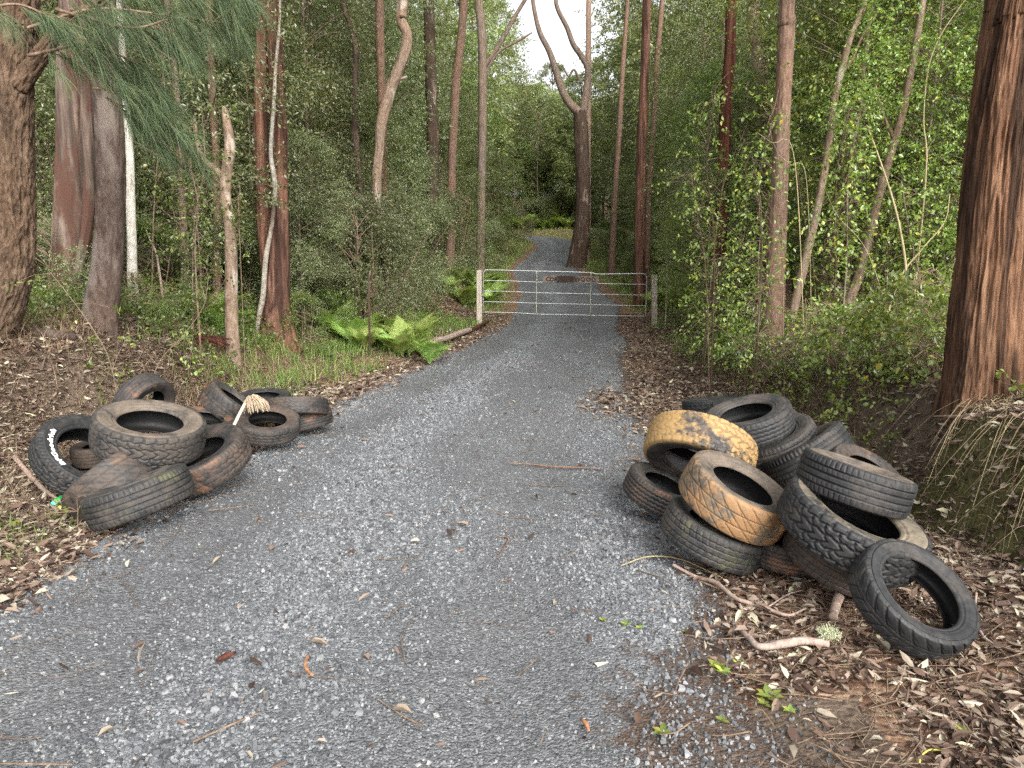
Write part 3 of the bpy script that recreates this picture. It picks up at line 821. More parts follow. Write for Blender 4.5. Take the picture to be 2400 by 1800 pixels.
TR(1635, 1150, 625, 50, .62, .29, -.01, 'dirn', ('rub_black', 'rub_black'), 'black tyre with a big open hole propped at the near end of the heap', depth=.008, rb=.655)
TR(1265, 930, 570, 68, .36, .30, -.01, 'sipe', ('rub_brown', 'rub_brown'), 'brown dusty tyre lying flat beneath the large off-road tyre')
TR(1318, 778, 730, 66, .36, .30, .17, 'block', ('rub_black', 'rub_pale'), 'large off-road tyre with chunky tread blocks and pale clay-stained sidewall', depth=.013,
   letters=[('Terrain', 172, .125, .72, 'white_letter', .15), ('T/A', 78, .16, .72, 'faint_letter', 0), ('31x10', -28, .13, .72, 'faint_letter', 0)])
TR(985, 905, 430, 85, .30, .32, -.01, 'zigzag', 'rub_rust', 'small rusty-brown tyre half hidden beneath the orange mud tyre')
TR(600, 822, 530, 68, .30, .31, 0, 'sipe', ('rub_moss', 'rub_moss'), 'dark tyre with green moss on its shoulder lying at the gravel edge')
TR(335, 600, 395, 66, .34, .34, 0, 'zigzag', ('rub_rust', 'rub_grey'), 'leftmost brown-streaked tyre of the right-hand heap')
TR(720, 625, 575, 62, .37, .35, .17, 'swirl', ('rub_ochre2', 'rub_tan'), 'tyre smeared with orange mud on its worn tread stacked in front', depth=.004)
TR(530, 395, 560, -104, .42, .34, .12, 'block', ('rub_ochre', 'rub_grey'), 'tyre caked with yellow ochre mud leaning forward over a dark gap', depth=.006)
TR(470, 455, 250, 60, .5, .3, .02, 'rib', 'rub_black', 'dark tyre seen through the hole under the yellow ochre tyre')
TR(780, 238, 450, 106, .38, .31, .40, 'zigzag', ('rub_black', 'rub_grey'), 'topmost grey tyre with zigzag grooves and a round open hole')
TR(915, 350, 440, 115, .40, .31, .16, 'rib', ('rub_grey', 'rub_grey'), 'grey tyre tilted just below the topmost tyre')
TR(1080, 410, 465, 125, .14, .33, .12, 'rib', ('rub_black', 'rub_grey'), 'ribbed tyre leaning edge-on in the middle of the heap')
TR(1332, 552, 560, 76, .10, .35, .40, 'rib', ('rub_black', 'rub_tan'), 'dusty ribbed tyre resting tread-forward on top of the large off-road tyre', depth=.011)
TR(1390, 520, 400, 58, .42, .28, .16, 'sipe', ('rub_grey', 'rub_brown'), 'brown-grey tyre leaning against the bank behind the ribbed tyre')
TR(588, 155, 285, 98, .08, .28, 0, 'block', 'rub_black', 'black tyre lying edge-on at the far end of the right-hand heap', depth=.006)
TR(700, 178, 215, 82, .40, .28, .06, 'rib', 'rub_black', 'small black tyre next to the edge-on tyre at the far end')
TR(965, 245, 240, 62, .50, .3, .28, 'rib', 'rub_grey', 'dark tyre mostly hidden behind the topmost grey tyre')
TR(1090, 300, 220, 60, .20, .34, .28, 'rib', 'rub_moss', 'greenish tyre peeping out beside the leaning ribbed tyre')
TR(500, 275, 190, 88, .4, .3, .10, 'sipe', 'rub_brown', 'brown tyre barely showing behind the yellow ochre tyre')
TR(1290, 375, 210, 60, .15, .3, .30, 'rib', 'rub_moss', 'dark sliver of tyre among the leaves against the bank')
TR(1020, 560, 330, 80, .3, .33, .05, 'rib', 'rub_black', 'shadowed tyre buried in the middle of the right-hand heap')

TL(545, 580, 625, 54, .66, .25, -.02, 'lug', ('rub_black', 'rub_black'), 'black tyre with white raised lettering leaning on the earth bank', depth=.009,
   rb=.63, letters=[('BFGoodrich', 224, .13, .745, 'white_letter', .12)])
TL(912, 428, 635, 80, .42, .33, .26, 'block', ('rub_grey', 'rub_tan'), 'big tan-topped tyre with blocky tread on top of the left heap', depth=.007)
TL(1235, 595, 565, 114, .40, .31, 0, 'lug', ('rub_brown', 'rub_rust'), 'brown tyre with square tread blocks at the gravel edge', depth=.007)
TL(700, 742, 560, -58, .20, .38, 0.10, 'swirl', ('rub_brown', 'rub_brown'), 'worn tyre with sweeping curved grooves tipped over in the left heap', depth=.005, tfix=4.85)
TL(850, 812, 610, 105, .10, .33, -.01, 'rib', ('rub_moss', 'rub_grey'), 'ribbed tyre with a mossy edge lying in front of the left heap')
TL(620, 540, 330, 96, .25, .36, .10, 'rib', ('rub_brown', 'rub_brown'), 'smooth brown tyre seen through the lettered tyre', depth=.002)
TL(575, 650, 410, 92, .38, .28, -.02, 'rib', ('rub_grey', 'rub_brown'), 'dark tyre lying inside the ring of the lettered tyre')
TL(880, 245, 365, -40, .62, .38, .22, 'rib', ('rub_rust', 'rub_rust'), 'rust-tinged tyre standing against the bank behind the left heap', depth=.004)
TL(1245, 372, 385, 80, .36, .26, .10, 'rib', ('rub_black', 'rub_rust'), 'flat tyre with a dark oval hole in the middle of the left heap')
TL(1235, 430, 300, 84, .36, .3, 0, 'rib', 'rub_grey', 'grey tyre under the flat tyre in the middle of the left heap')
TL(1632, 378, 382, 86, .48, .28, .06, 'lug', ('rub_grey', 'rub_brown'), 'round dusty tyre with a centred hole at the far end of the left heap', depth=.005)
TL(1400, 262, 350, 48, .22, .40, .03, 'dirn', ('rub_brown', 'rub_grey'), 'brown tyre with fanned tread tilted behind the mop', depth=.004)
TL(1615, 225, 300, 90, .26, .26, .15, 'rib', 'rub_black', 'dark tyre behind the mop head at the back of the left heap')
TL(1808, 275, 380, -92, .10, .28, .10, 'block', ('rub_brown', 'rub_brown'), 'brown blocky tyre tipped over at the far right of the left heap', depth=.006)
TL(1855, 348, 340, 100, .10, .30, 0, 'rib', ('rub_rust', 'rub_rust'), 'blue-black tyre with a rusty streak at the far gravel edge')
TL(1490, 322, 260, 90, .22, .34, .05, 'zigzag', 'rub_brown', 'small brown tyre between the mop handle and the round dusty tyre', depth=.003)

# mop, bottle, stake
def mop():
    a = at(*ZL(1385, 470), 5.55); b = at(*ZL(1505, 228), 6.15)
    root = empty('mop', a, 0, 'string mop lying head up across the left tyre heap', 'mop')
    P, R = resample([a - a, (b - a) * .5 + np.array([0, 0, .005]), b - a], [.013, .013, .013], .1)
    V, Fs = tube(P, R, 10); obj('handle', mesh('handle', V, Fs, M['mop_stick']), root)
    mb = MB(); c = b - a
    for i in range(230):
        d = rdir(1)[0]; d[2] = abs(d[2]) * .7 - .25
        p0 = c + np.array([.02, 0, -.01]) + .02 * rdir(1)[0]
        L = rng.uniform(.06, .115); q = [p0, p0 + d * L * .5 + np.array([.03, 0, .02]), p0 + d * L * .9 + np.array([.05, 0, -.02]), p0 + d * L + np.array([.06, 0, -.06])]
        P2 = catmull(q, 4); mb.add(*tube(P2, .0035, 5))
    obj('mop_head', mb.build('mop_head', M['mop']), root)
mop()
def bottle():
    p = ground_px(120, 1097); p2 = at(*ZL(410, 848), p[1] + .12); d = unit(np.array(p2 - p)); d[2] = .12; d = unit(d)
    root = empty('plastic_bottle', p + np.array([0, 0, .03]), 0, 'small bright green plastic bottle on the grass by the left tyre heap', 'bottle')
    P = np.array([d * s for s in (0, .01, .03, .12, .15, .165)]); V, Fs = tube(P, [.019, .023, .024, .024, .012, .010], 18); obj('body', mesh('body', V, Fs, M['green_plastic']), root)
    P = np.array([d * s for s in (-.022, -.018, .004)]); V, Fs = tube(P, [.016, .02, .021], 18); obj('cap', mesh('cap', V, Fs, M['teal_plastic']), root)
bottle()
def stake():
    a = at(*ZL(1300, 310), 6.75); b = at(*ZL(1252, 140), 6.8); a[2] -= .1
    mb = MB(); ax = unit(np.array(b - a)); L = np.linalg.norm(b - a)
    s = np.cross(ax, [0, 1., 0]); s /= np.linalg.norm(s); t = np.cross(ax, s)
    pts = [(-.02, -.02), (.02, -.02), (.02, -.015), (-.015, -.015), (-.015, .02), (-.02, .02)]
    V = np.array([s * x + t * y for x, y in pts] + [ax * L + s * x + t * y for x, y in pts])
    Q = [(i, (i + 1) % 6, 6 + (i + 1) % 6, 6 + i) for i in range(6)]
    me = mesh('steel_stake', V, [np.array(Q), np.array([(5, 4, 3, 0), (0, 3, 2, 1), (6, 9, 10, 11), (7, 8, 9, 6)])], M['rust'], False)
    tag(obj('steel_stake', me, None, a), 'rusty angle-iron stake standing behind the left tyre heap', 'stake')
stake()

# ------------------------------------------------------------------ gate
def g6(x, y, Y=19.7): return at(1050 + x / 3.687, 500 + y / 3.687, Y)
def gate():
    o = g6(303, 855); root = empty('farm_gate', o, 0, 'galvanised tubular farm gate with five rails closed across the road', 'gate')
    def tb(name, pts, r, mat, sides=10, step=.04):
        P, R = resample([np.array(p) - o for p in pts], [r] * len(pts), step); V, Fs = tube(P, R, sides)
        obj(name, mesh(name, V, Fs, M[mat]), root)
    # bent outer frame: up the left stile, along the top, down the right stile
    lt, rt = g6(303, 515), g6(1718, 548)
    tb('frame', [g6(303, 868), g6(304, 700), g6(305, 540), g6(308, 512), g6(322, 496), g6(350, 489), g6(760, 499), g6(1200, 511), g6(1290, 524), g6(1500, 523), g6(1670, 521),
                 g6(1695, 526), g6(1714, 545), g6(1718, 575), g6(1712, 740), g6(1706, 900)], .014, 'galv')
    for y0, ym, y1 in ((580, 594, 614), (671, 686, 707), (763, 777, 799), (853, 870, 889)):
        tb('rail', [g6(306, y0), g6(540, y0 + 5), g6(770, ym), g6(1000, ym + 5), g6(1230, ym + 11), g6(1500, y1 - 3), g6(1712, y1)], .0102, 'galv')
    for x, t0, t1 in ((767, 500, 866), (1235, 513, 884)):
        tb('upright', [g6(x, t0, 19.68), g6(x - 2, (t0 + t1) / 2, 19.68), g6(x - 3, t1, 19.68)], .011, 'galv_moss')
    # hinge pins and chain latch
    for y in (568, 800): tb('hinge', [g6(270, y), g6(290, y), g6(306, y)], .010, 'rust')
    tb('latch_chain', [g6(1706, 905), g6(1722, 930), g6(1745, 935), g6(1775, 925)], .008, 'wire')
gate()
def post(x0, x1, yt, yb, Yd, label, lean=0, wires=()):
    c0 = g6((x0 + x1) / 2, yb, Yd); c1 = g6((x0 + x1) / 2 + lean, yt, Yd); wd = (x1 - x0) / 3.687 / F * Yd
    c0[2] = min(c0[2], float(H(c0[0], c0[1]))) - .25
    h = c1[2] - c0[2]
    root = empty('gate_post', c0, 0, label, 'post', 'square timber gate posts')
    n = 14; V = []; 
    for k in range(n):
        f = k / (n - 1); cc = (c1 - c0) * f; ww = wd / 2 * (1 + .03 * math.sin(k * 2.1))
        for sx, sy in ((-1, -.86), (-.86, -1), (.86, -1), (1, -.86), (1, .86), (.86, 1), (-.86, 1), (-1, .86)):
            V.append(cc + np.array([sx * ww, sy * ww, 0]))
    Q = [(k * 8 + i, k * 8 + (i + 1) % 8, (k + 1) * 8 + (i + 1) % 8, (k + 1) * 8 + i) for k in range(n - 1) for i in range(8)]
    top = np.array([[(n - 1) * 8 + i for i in range(8)]])
    obj('shaft', mesh('shaft', np.array(V), [np.array(Q), top], M['post'], False), root)
    for yy in wires:
        p = g6((x0 + x1) / 2, yy, Yd) - c0; th = np.linspace(0, 2 * PI, 17)
        P = np.column_stack([p[0] + wd * .56 * np.sign(np.cos(th)) * np.abs(np.cos(th)) ** .4, p[1] + wd * .56 * np.sign(np.sin(th)) * np.abs(np.sin(th)) ** .4, p[2] + .01 * np.sin(3 * th)])
        V2, F2 = tube(P, .005, 6); obj('wire', mesh('wire', V2, F2, M['wire']), root)
post(247, 293, 490, 985, 19.72, 'pale square timber post at the hinge side, left end of the farm gate')
post(1760, 1808, 530, 1048, 19.55, 'mossy square timber post with wire ties, right of the farm gate', -2, (755, 922))

def sign():
    a = g6(822, 568, 19.64); b = g6(1302, 572, 19.64); L = b[0] - a[0]; hgt = .165
    root = empty('timber_sign', a, 0, 'weathered timber name board wired to the top rail of the gate', 'sign')
    mb = MB(); n = 40
    xs = np.linspace(0, L, n); top = .5 * hgt + .004 * fbm(xs * 20, xs * 0, seed=3) ; bot = -.5 * hgt + .004 * fbm(xs * 18, xs * 0, seed=4)
    dz = np.linspace(0, b[2] - a[2], n)
    V = []
    for yv in (-.012, .012):
        V += [(x, yv, t + z) for x, t, z in zip(xs, top, dz)]; V += [(x, yv, t + z) for x, t, z in zip(xs, bot, dz)]
    Q = []
    for i in range(n - 1):
        Q += [(i, n + i, n + i + 1, i + 1), (2 * n + i, 2 * n + i + 1, 3 * n + i + 1, 3 * n + i), (i, i + 1, 2 * n + i + 1, 2 * n + i), (n + i, 3 * n + i, 3 * n + i + 1, n + i + 1)]
    Q += [(0, 2 * n, 3 * n, n), (n - 1, 2 * n - 1, 4 * n - 1, 3 * n - 1)]
    m = NT('weathered_board'); v = m.coord((1, 1, 1)); nn = m.noise(9, 5, .7, m.coord((1, 1, 4)))
    sx = m.n("ShaderNodeSeparateXYZ"); m.l(v, sx.inputs[0])
    rot = m.math('ADD', m.math('MULTIPLY', m.math('ABSOLUTE', m.math('SUBTRACT', sx.outputs[0], .62)), -2.2), m.math('MULTIPLY_ADD', nn, .9, .62))
    c = m.mix(m.noise(40, 4, .6, m.coord((.2, 1, 2))), (.26, .195, .16), (.15, .105, .085))
    c = m.mix(m.ramp(rot, [(.35, 0.), (.6, .95)]), c, (.035, .022, .014))
    bm = m.done(m.pbr(c, .85, m.bump(nn, .5, .005), .2))
    obj('board', mesh('board', np.array(V), np.array(Q), bm, False), root)
    for txt, x, s in (('C', .10, .16), ('O', .20, .15), ('R', .32, .15), ('A', .44, .15), ('W', .86, .16), ('O', 1.02, .16), ('O', 1.165, .16), ('D', 1.31, .16)):
        me = text_mesh(txt, s, 0, .006, 1.0); nV = len(me.vertices); Vv = np.empty(nV * 3, np.float32); me.vertices.foreach_get('co', Vv); Vv = Vv.reshape(-1, 3)
        k = x * L / 1.475
        Z = Vv[:, 1] - .055 + (b[2] - a[2]) * k / L
        me.vertices.foreach_set('co', np.column_stack([Vv[:, 0] + k - .03, -.0155 - Vv[:, 2], Z]).astype(np.float32).ravel())
        me.materials.clear(); me.materials.append(M['black_letter']); obj('letter', me, root)
    for x in (.15, 1.3):
        P = np.array([(x, -.014, .07), (x, -.005, .13), (x, .02, .10), (x, .02, .0), (x, -.014, .05)]); V, Fs = tube(P, .003, 5); obj('wire_tie', mesh('wire_tie', V, Fs, M['wire']), root)
M['black_letter'] = plain('black_painted_letter', (.018, .018, .018), .6)
sign()
# ------------------------------------------------------------------ trunks
def ridges(amp, fr=9, zf=1.3, lobes=0, flare=.25, fh=.28):
    def f(th, P, R):
        h = np.concatenate([[0], np.cumsum(np.linalg.norm(np.diff(P, axis=0), axis=1))])[:, None]
        ct, st = np.cos(th)[None], np.sin(th)[None]
        k = R[:, None] * fr
        n = fbm(ct * k * 1.5 + 7, st * k * 1.5, h * zf, octv=4, seed=61, gain=.6)
        rid = 1 - np.abs(n) * 1.9
        out = amp * (rid - .45) * np.ones_like(k)
        big = .06 * R[:, None] * fbm(ct * 1.2, st * 1.2, h * .6, octv=2, seed=12)
        fl = flare * R[:, None] * np.exp(-h / fh) * (1 + .5 * np.cos(3 * th + 1)[None] + .3 * np.cos(5 * th)[None])
        return out + big + fl
    return f
def dpath(pts, Y, ext=0.0, dY=0.0):
    """display-pixel polyline -> 3D at distance Y, with an extension beyond the frame"""
    P = [atd(x, y, Y + (dY * i / max(1, len(pts) - 1))) for i, (x, y) in enumerate(pts)]
    if ext:
        d = unit(P[-1] - P[-2]); d = unit(d * .7 + np.array([0, 0, .5]))
        P += [P[-1] + d * ext * .5 + np.array([.1, .1, 0]), P[-1] + d * ext + np.array([.0, .25, 0])]
    return P
def wpx(w, Y): return w * K / F * Y / 2

def sprays(T, dirs, tl, m, L, Wf, droop=.25, spread=.9, r=None, six=False, up=.6):
    """twigs at T (n,3): m leaves along each"""
    n = len(T); dirs = unit(dirs)
    f = (np.arange(m) + .5) / m
    tl = np.broadcast_to(tl, (n,))
    P = T[:, None] + dirs[:, None] * (f[None, :, None] * tl[:, None, None]) + rng.normal(0, .012, (n, m, 3))
    P[..., 2] -= droop * (f[None] ** 2) * tl[:, None]
    side = unit(np.cross(dirs, rdir(n)))[:, None] * np.where(np.arange(m) % 2 == 0, 1, -1)[None, :, None]
    D = unit(dirs[:, None] * .6 + side * spread + rng.normal(0, .35, (n, m, 3)) + np.array([0, 0, -droop]))
    N = unit(np.array([0, 0, up]) + rng.normal(0, .5, (n, m, 3)))
    P = P.reshape(-1, 3); D = D.reshape(-1, 3); N = N.reshape(-1, 3)
    Ls = L * rng.uniform(.55, 1.25, len(P))
    return leaves(P, D, N, Ls, Ls * Wf * rng.uniform(.8, 1.2, len(P)), .3, six)

def crown_mesh(name, h0, h1, rad, nt_, m, L, Wf, mat, seed, droop=.25, prof='oval', tl=.35, lump=.8):
    r = np.random.default_rng(seed)
    n = nt_ * 3
    z = h0 + (h1 - h0) * r.random(n) ** .9; f = (z - h0) / (h1 - h0)
    env = {'oval': np.sqrt(np.clip(1 - (2 * f - 1) ** 2, 0, 1)) * .9 + .1, 'dome': np.sqrt(np.clip(1 - f ** 2.2, 0, 1)), 'col': np.clip(1.15 - .55 * f, 0, 1) * smooth(0, .12, f + .04)}[prof]
    a = r.uniform(0, 2 * PI, n); q = np.sqrt(r.random(n)) ** .75
    rr = rad * env * q * (1 + .35 * vnoise(np.cos(a) * 1.6 + seed, np.sin(a) * 1.6, z * .8, seed))
    T = np.column_stack([rr * np.cos(a), rr * np.sin(a), z])
    den = vnoise(T[:, 0] * 1.5 + seed, T[:, 1] * 1.5, T[:, 2] * 1.7, seed + 5)
    T = T[np.argsort(-den + r.random(n) * (1 - lump) * 2)][:nt_]
    d = np.column_stack([T[:, 0], T[:, 1], np.zeros(len(T))]); d = unit(d) + np.array([0, 0, .25]) + r.normal(0, .45, d.shape)
    V, Fc = sprays(T, d, tl * r.uniform(.6, 1.3, len(T)), m, L, Wf, droop)
    return mesh(name, V, Fc, mat, False), T
def branch_mesh(name, T, stemtop, R0, mat, seed, nb=26, lean=.3, base=0.0, stems=1):
    r = np.random.default_rng(seed); mb = MB()
    for s in range(stems):
        off = r.normal(0, .12 * (stems > 1), 2)
        k = np.linspace(0, 1, 7)
        P = np.column_stack([off[0] * (1 + 4 * k) + lean * .25 * np.sin(k * 3 + s) + r.normal(0, .03, 7), off[1] * (1 + 4 * k) + lean * .2 * np.sin(k * 2.3 + 1 + s), base - .25 + k * (stemtop + .25)])
        P[0, :2] = off
        PP, RR = resample(P, R0 * (1 - .75 * k) * (1 if stems == 1 else .6), .18)
        mb.add(*tube(PP, RR, 9, True))
        if s == 0: A = PP
    idx = r.choice(len(T), min(nb, len(T)), replace=False)
    for i in idx:
        t = T[i]; zz = max(.15 * stemtop, t[2] - .55 * np.hypot(t[0], t[1])); j = np.argmin(np.abs(A[:, 2] - min(zz, stemtop * .95)))
        p0 = A[j]; mid = (p0 + t) / 2 + np.array([0, 0, .12]) + r.normal(0, .06, 3)
        PP = catmull([p0, mid, t], 5); mb.add(*tube(PP, np.linspace(R0 * .24, .0035, len(PP)), 5, False))
    return mb.build(name, mat)

G_UL, G_UR = 'understorey trees left of the road', 'understorey trees right of the road'
PROTO = {}
def proto(key, name, label, cat, h0, h1, rad, nt_, m, L, Wf, mat, seed, stem, R0, bmat, **kw):
    nb = int(kw.pop('nb', 26) * 1.8); stems = kw.pop('stems', 1)
    cm, T = crown_mesh('crown', h0, h1, rad, nt_, m, L, Wf, M[mat], seed, **kw)
    bm = branch_mesh('trunk', T, stem, R0, M[bmat], seed, nb, stems=stems)
    PROTO[key] = (name, cat, cm, bm, label)
used = {}
def put(key, x, y, sc, label=None, group=None, rz=None, sz=None):
    name, cat, cm, bm, lab = PROTO[key]
    z = float(H(x, y))
    e = empty(name, (x, y, z), random.uniform(0, 6.28) if rz is None else rz, label or lab, cat, group)
    e.scale = (sc, sc, sz or sc * random.uniform(.9, 1.12))
    obj('trunk', bm, e); obj('crown', cm, e)
    return e
proto('shrubg', 'leafy_shrub', '', 'shrub', .15, 2.3, 1.15, 1800, 13, .042, .23, 'leaf_grey', 11, 1.9, .03, 'twig', stems=3, prof='dome')
proto('shrubm', 'leafy_shrub', '', 'shrub', .1, 1.9, 1.0, 1400, 12, .050, .25, 'leaf_mid', 12, 1.6, .03, 'twig', stems=3, prof='dome')
proto('slimg', 'understorey_tree', '', 'tree', .4, 5.6, 1.4, 2400, 13, .048, .22, 'leaf_grey', 13, 5.0, .05, 'greybrown', prof='oval')
proto('slimm', 'understorey_tree', '', 'tree', .4, 6.2, 1.5, 2400, 13, .056, .24, 'leaf_mid', 14, 5.6, .05, 'twig', prof='oval')
proto('tallg', 'understorey_tree', '', 'tree', 1.0, 9.6, 2.0, 3200, 13, .066, .23, 'leaf_grey', 15, 8.4, .075, 'greytrunk', prof='oval', nb=34, tl=.45)
proto('tallm', 'understorey_tree', '', 'tree', 1.0, 10.2, 2.1, 3200, 13, .072, .25, 'leaf_mid', 16, 8.8, .075, 'greytrunk', prof='oval', nb=34, tl=.45)
proto('tallo', 'understorey_tree', '', 'tree', 1.2, 9.0, 2.0, 2900, 13, .070, .22, 'leaf_olive', 17, 8.2, .07, 'twig', prof='col', nb=34, tl=.5, droop=.5)
proto('brighty', 'understorey_tree', '', 'tree', .7, 5.6, 1.35, 1500, 11, .053, .30, 'leaf_bright', 18, 5.2, .035, 'twig', prof='oval', nb=30, tl=.4, lump=.75)
proto('brighth', 'understorey_tree', '', 'tree', 1.9, 8.0, 1.7, 1900, 11, .060, .30, 'leaf_bright', 19, 7.6, .045, 'greytrunk', prof='oval', nb=34, tl=.45, lump=.75)
proto('farc', 'forest_tree', '', 'tree', 4, 19, 3.6, 2100, 12, .20, .26, 'leaf_far', 20, 17.5, .17, 'greybrown', prof='oval', nb=30, tl=.9, lump=.75)
proto('farg', 'forest_tree', '', 'tree', 2.5, 17, 3.4, 2100, 12, .19, .26, 'leaf_grey', 21, 16, .15, 'tan', prof='oval', nb=30, tl=.9, lump=.7)
proto('farm', 'forest_tree', '', 'tree', 1.2, 15, 3.3, 2100, 12, .19, .27, 'leaf_mid', 22, 14, .15, 'greytrunk', prof='oval', nb=30, tl=.9, lump=.7)

proto('lowa', 'low_bush', '', 'bush', .06, .62, .48, 100, 9, .050, .30, 'leaf_bright', 31, .5, .008, 'twig', stems=3, prof='dome', nb=24, tl=.2, lump=.9)
proto('lowb', 'low_bush', '', 'bush', .06, .75, .50, 130, 9, .042, .25, 'leaf_mid', 32, .6, .008, 'twig', stems=3, prof='oval', nb=24, tl=.2, lump=.9)
# crowns high on the big trunks
_cm = {}
for _k, _s in enumerate((101, 102)):
    _cm[_k] = crown_mesh('crown', -1.5, 4.5, 3.0, 800, 11, .14, .17, M['leaf_olive' if _k else 'leaf_mid'], _s, droop=.8, tl=.6, lump=.8)
def big_tree(name, label, cat, Y, paths, mat, sides=40, step=.07, amp=.012, fr=9, zf=1.3, flare=.25, ext=7, crown=True, limbs=(), cscale=1.0, dY=0.0, group=None, extra=None):
    """paths: [(x, y, width_px)] in display pixels at distance Y, first one is the trunk"""
    pts = [(p[0], p[1]) for p in paths]; ws = [wpx(p[2], Y) for p in paths]
    P = dpath(pts, Y, ext, dY)
    if ext: ws = ws + [ws[-1] * .8, ws[-1] * .5]
    zt = float(H(P[0][0], P[0][1]))
    if P[0][2] > zt - .12:
        P = [np.array([P[0][0], P[0][1], zt - .15])] + P; ws = [ws[0] * 1.05] + ws
    else: P[0] = np.array([P[0][0], P[0][1], zt - .15]) if P[0][2] < zt - .6 else P[0]
    o = P[0].copy(); root = empty(name, o, 0, label, cat, group)
    PP, RR = resample([p - o for p in P], ws, step)
    V, Fs = tube(PP, RR, sides, True, ridges(amp, fr, zf, flare=flare) if sides >= 20 else None)
    obj('trunk', mesh('trunk', V, Fs, M[mat]), root)
    for lb in limbs:
        lm = lb[0]; lp = lb[1]; LY = lb[2] if len(lb) > 2 else Y
        e = lb[3] if len(lb) > 3 else 0
        Q = dpath([(p[0], p[1]) for p in lp], LY, e); w2 = [wpx(p[2], LY) for p in lp]
        if e: w2 += [w2[-1] * .8, w2[-1] * .4]
        PP2, RR2 = resample([q - o for q in Q], w2, step)
        sd = 10 if RR2.max() < .05 else max(12, sides // 2)
        V, Fs = tube(PP2, RR2, sd, True, ridges(amp * .7, fr, zf, flare=0) if sd >= 20 else None)
        obj('limb', mesh('limb', V, Fs, M[lm or mat]), root)
        if crown and e:
            c = obj('crown', _cm[0][0], root, PP2[-1]); c.scale = [cscale * .6] * 3
    if crown:
        c = obj('crown', _cm[1 if mat in ('tan', 'greytrunk', 'pinkpale') else 0][0], root, PP[-1] + np.array([0, 0, -.5])); c.scale = [cscale] * 3
    return root

# left side, near to far
oak = big_tree('she_oak', 'rough furrowed dark trunk at the left edge with soft drooping needle foliage', 'tree', 6.2,
    [(-45, 765, 92), (-12, 700, 90), (14, 630, 84), (30, 550, 78), (34, 440, 72), (32, 320, 70), (32, 180, 68), (40, 60, 66), (46, 0, 62)], 'furrow', 120, .014, .019, 22, 7.0, .2, 5, False,
    limbs=[('furrow', [(40, 190, 40), (95, 110, 30), (150, 40, 24), (230, -10, 20)], 6.15, 2)])
big_tree('gum_tree', 'wide pale trunk with a split dark red and mossy base, second from the left edge', 'tree', 8.6,
    [(152, 668, 84), (155, 560, 76), (160, 420, 70), (160, 300, 66), (158, 160, 62), (160, 40, 54), (158, -20, 50)], 'pale', 64, .035, .016, 7, .8, .25, 8, True,
    limbs=[('pale', [(160, 620, 14), (180, 540, 20), (192, 440, 24), (190, 300, 24), (186, 150, 20), (180, -10, 18)], 8.45, 3)])
big_tree('gum_tree', 'grey-brown smooth trunk flaring at its foot on the left bank', 'tree', 7.4,
    [(212, 738, 66), (222, 660, 64), (234, 560, 60), (240, 440, 56), (238, 300, 56), (228, 160, 52), (222, 30, 50), (220, -20, 48)], 'greybrown', 64, .03, .007, 12, 2.5, .25, 8, True)
big_tree('paperbark_sapling', 'slender white-barked trunk with a dark collar beside the grey-brown trunk', 'tree', 9.4,
    [(287, 610, 21), (285, 520, 19), (282, 420, 18), (280, 330, 16), (272, 230, 14), (265, 120, 13), (258, -10, 11)], 'paper', 20, .05, .003, 12, 2, .15, 5, True, cscale=.6)
big_tree('dead_snag', 'broken-topped bare tan snag with a splintered tip left of the red trunks', 'dead tree', 9.4,
    [(500, 680, 27), (500, 590, 25), (497, 500, 24), (487, 420, 22), (490, 370, 22), (497, 320, 22), (492, 275, 18), (486, 240, 11), (482, 230, 4)], 'tan', 28, .03, .006, 12, 3, .2, 0, False,
    limbs=[(None, [(489, 400, 15), (470, 370, 14), (440, 345, 13), (425, 300, 10), (420, 250, 5)])])
big_tree('gum_tree', 'thin brown trunk rising behind the broken-topped snag', 'tree', 12,
    [(468, 600, 18), (470, 480, 17), (466, 340, 16), (460, 220, 15), (455, 100, 14), (450, -10, 13)], 'brown', 20, .06, .006, 12, 2, .15, 7, True)
big_tree('ironbark', 'thick dark red stringy trunk with flared foot at the end of the left bank', 'tree', 11.6,
    [(600, 705, 64), (600, 650, 50), (602, 560, 44), (603, 420, 36), (602, 260, 32), (596, 120, 30), (590, -10, 28)], 'red', 56, .035, .017, 9, .9, .45, 8, True,
    limbs=[(None, [(583, 600, 30), (572, 500, 30), (566, 360, 30), (562, 200, 28), (568, 60, 24), (572, -10, 22)], 11.7, 5),
           ('lichened', [(548, 760, 11), (558, 690, 11), (568, 640, 12), (574, 560, 11), (588, 480, 9), (594, 400, 11), (585, 330, 9), (592, 220, 8), (596, 140, 7), (603, 60, 6), (606, -20, 5)], 11.2)])
big_tree('gum_tree', 'tall kinked tan trunk with flaking bark left of the gate', 'tree', 16,
    [(803, 590, 25), (806, 520, 22), (814, 440, 20), (814, 380, 21), (820, 320, 19), (824, 270, 22), (842, 200, 23), (862, 150, 22), (878, 100, 22), (878, 70, 20), (866, 40, 21), (872, -10, 20)], 'tan', 36, .06, .012, 9, 2, .25, 8, True,
    limbs=[('deadwood', [(838, 215, 8), (845, 190, 7), (862, 172, 6), (880, 166, 5)], 16)])
big_tree('gum_tree', 'straight brown trunk just behind the kinked tan trunk', 'tree', 18, [(832, 560, 18), (830, 400, 18), (826, 250, 18), (822, 120, 18), (820, -10, 18)], 'brown', 24, .08, .01, 9, 2, .2, 8, True)
big_tree('gum_tree', 'dark wavy trunk among the leaves between the red trunk and the kinked trunk', 'tree', 17,
    [(780, 560, 14), (778, 420, 13), (772, 340, 14), (764, 260, 13), (766, 180, 12), (768, 100, 12), (752, 40, 10), (738, -10, 9)], 'darktrunk', 20, .08, .008, 9, 2, .2, 7, True)
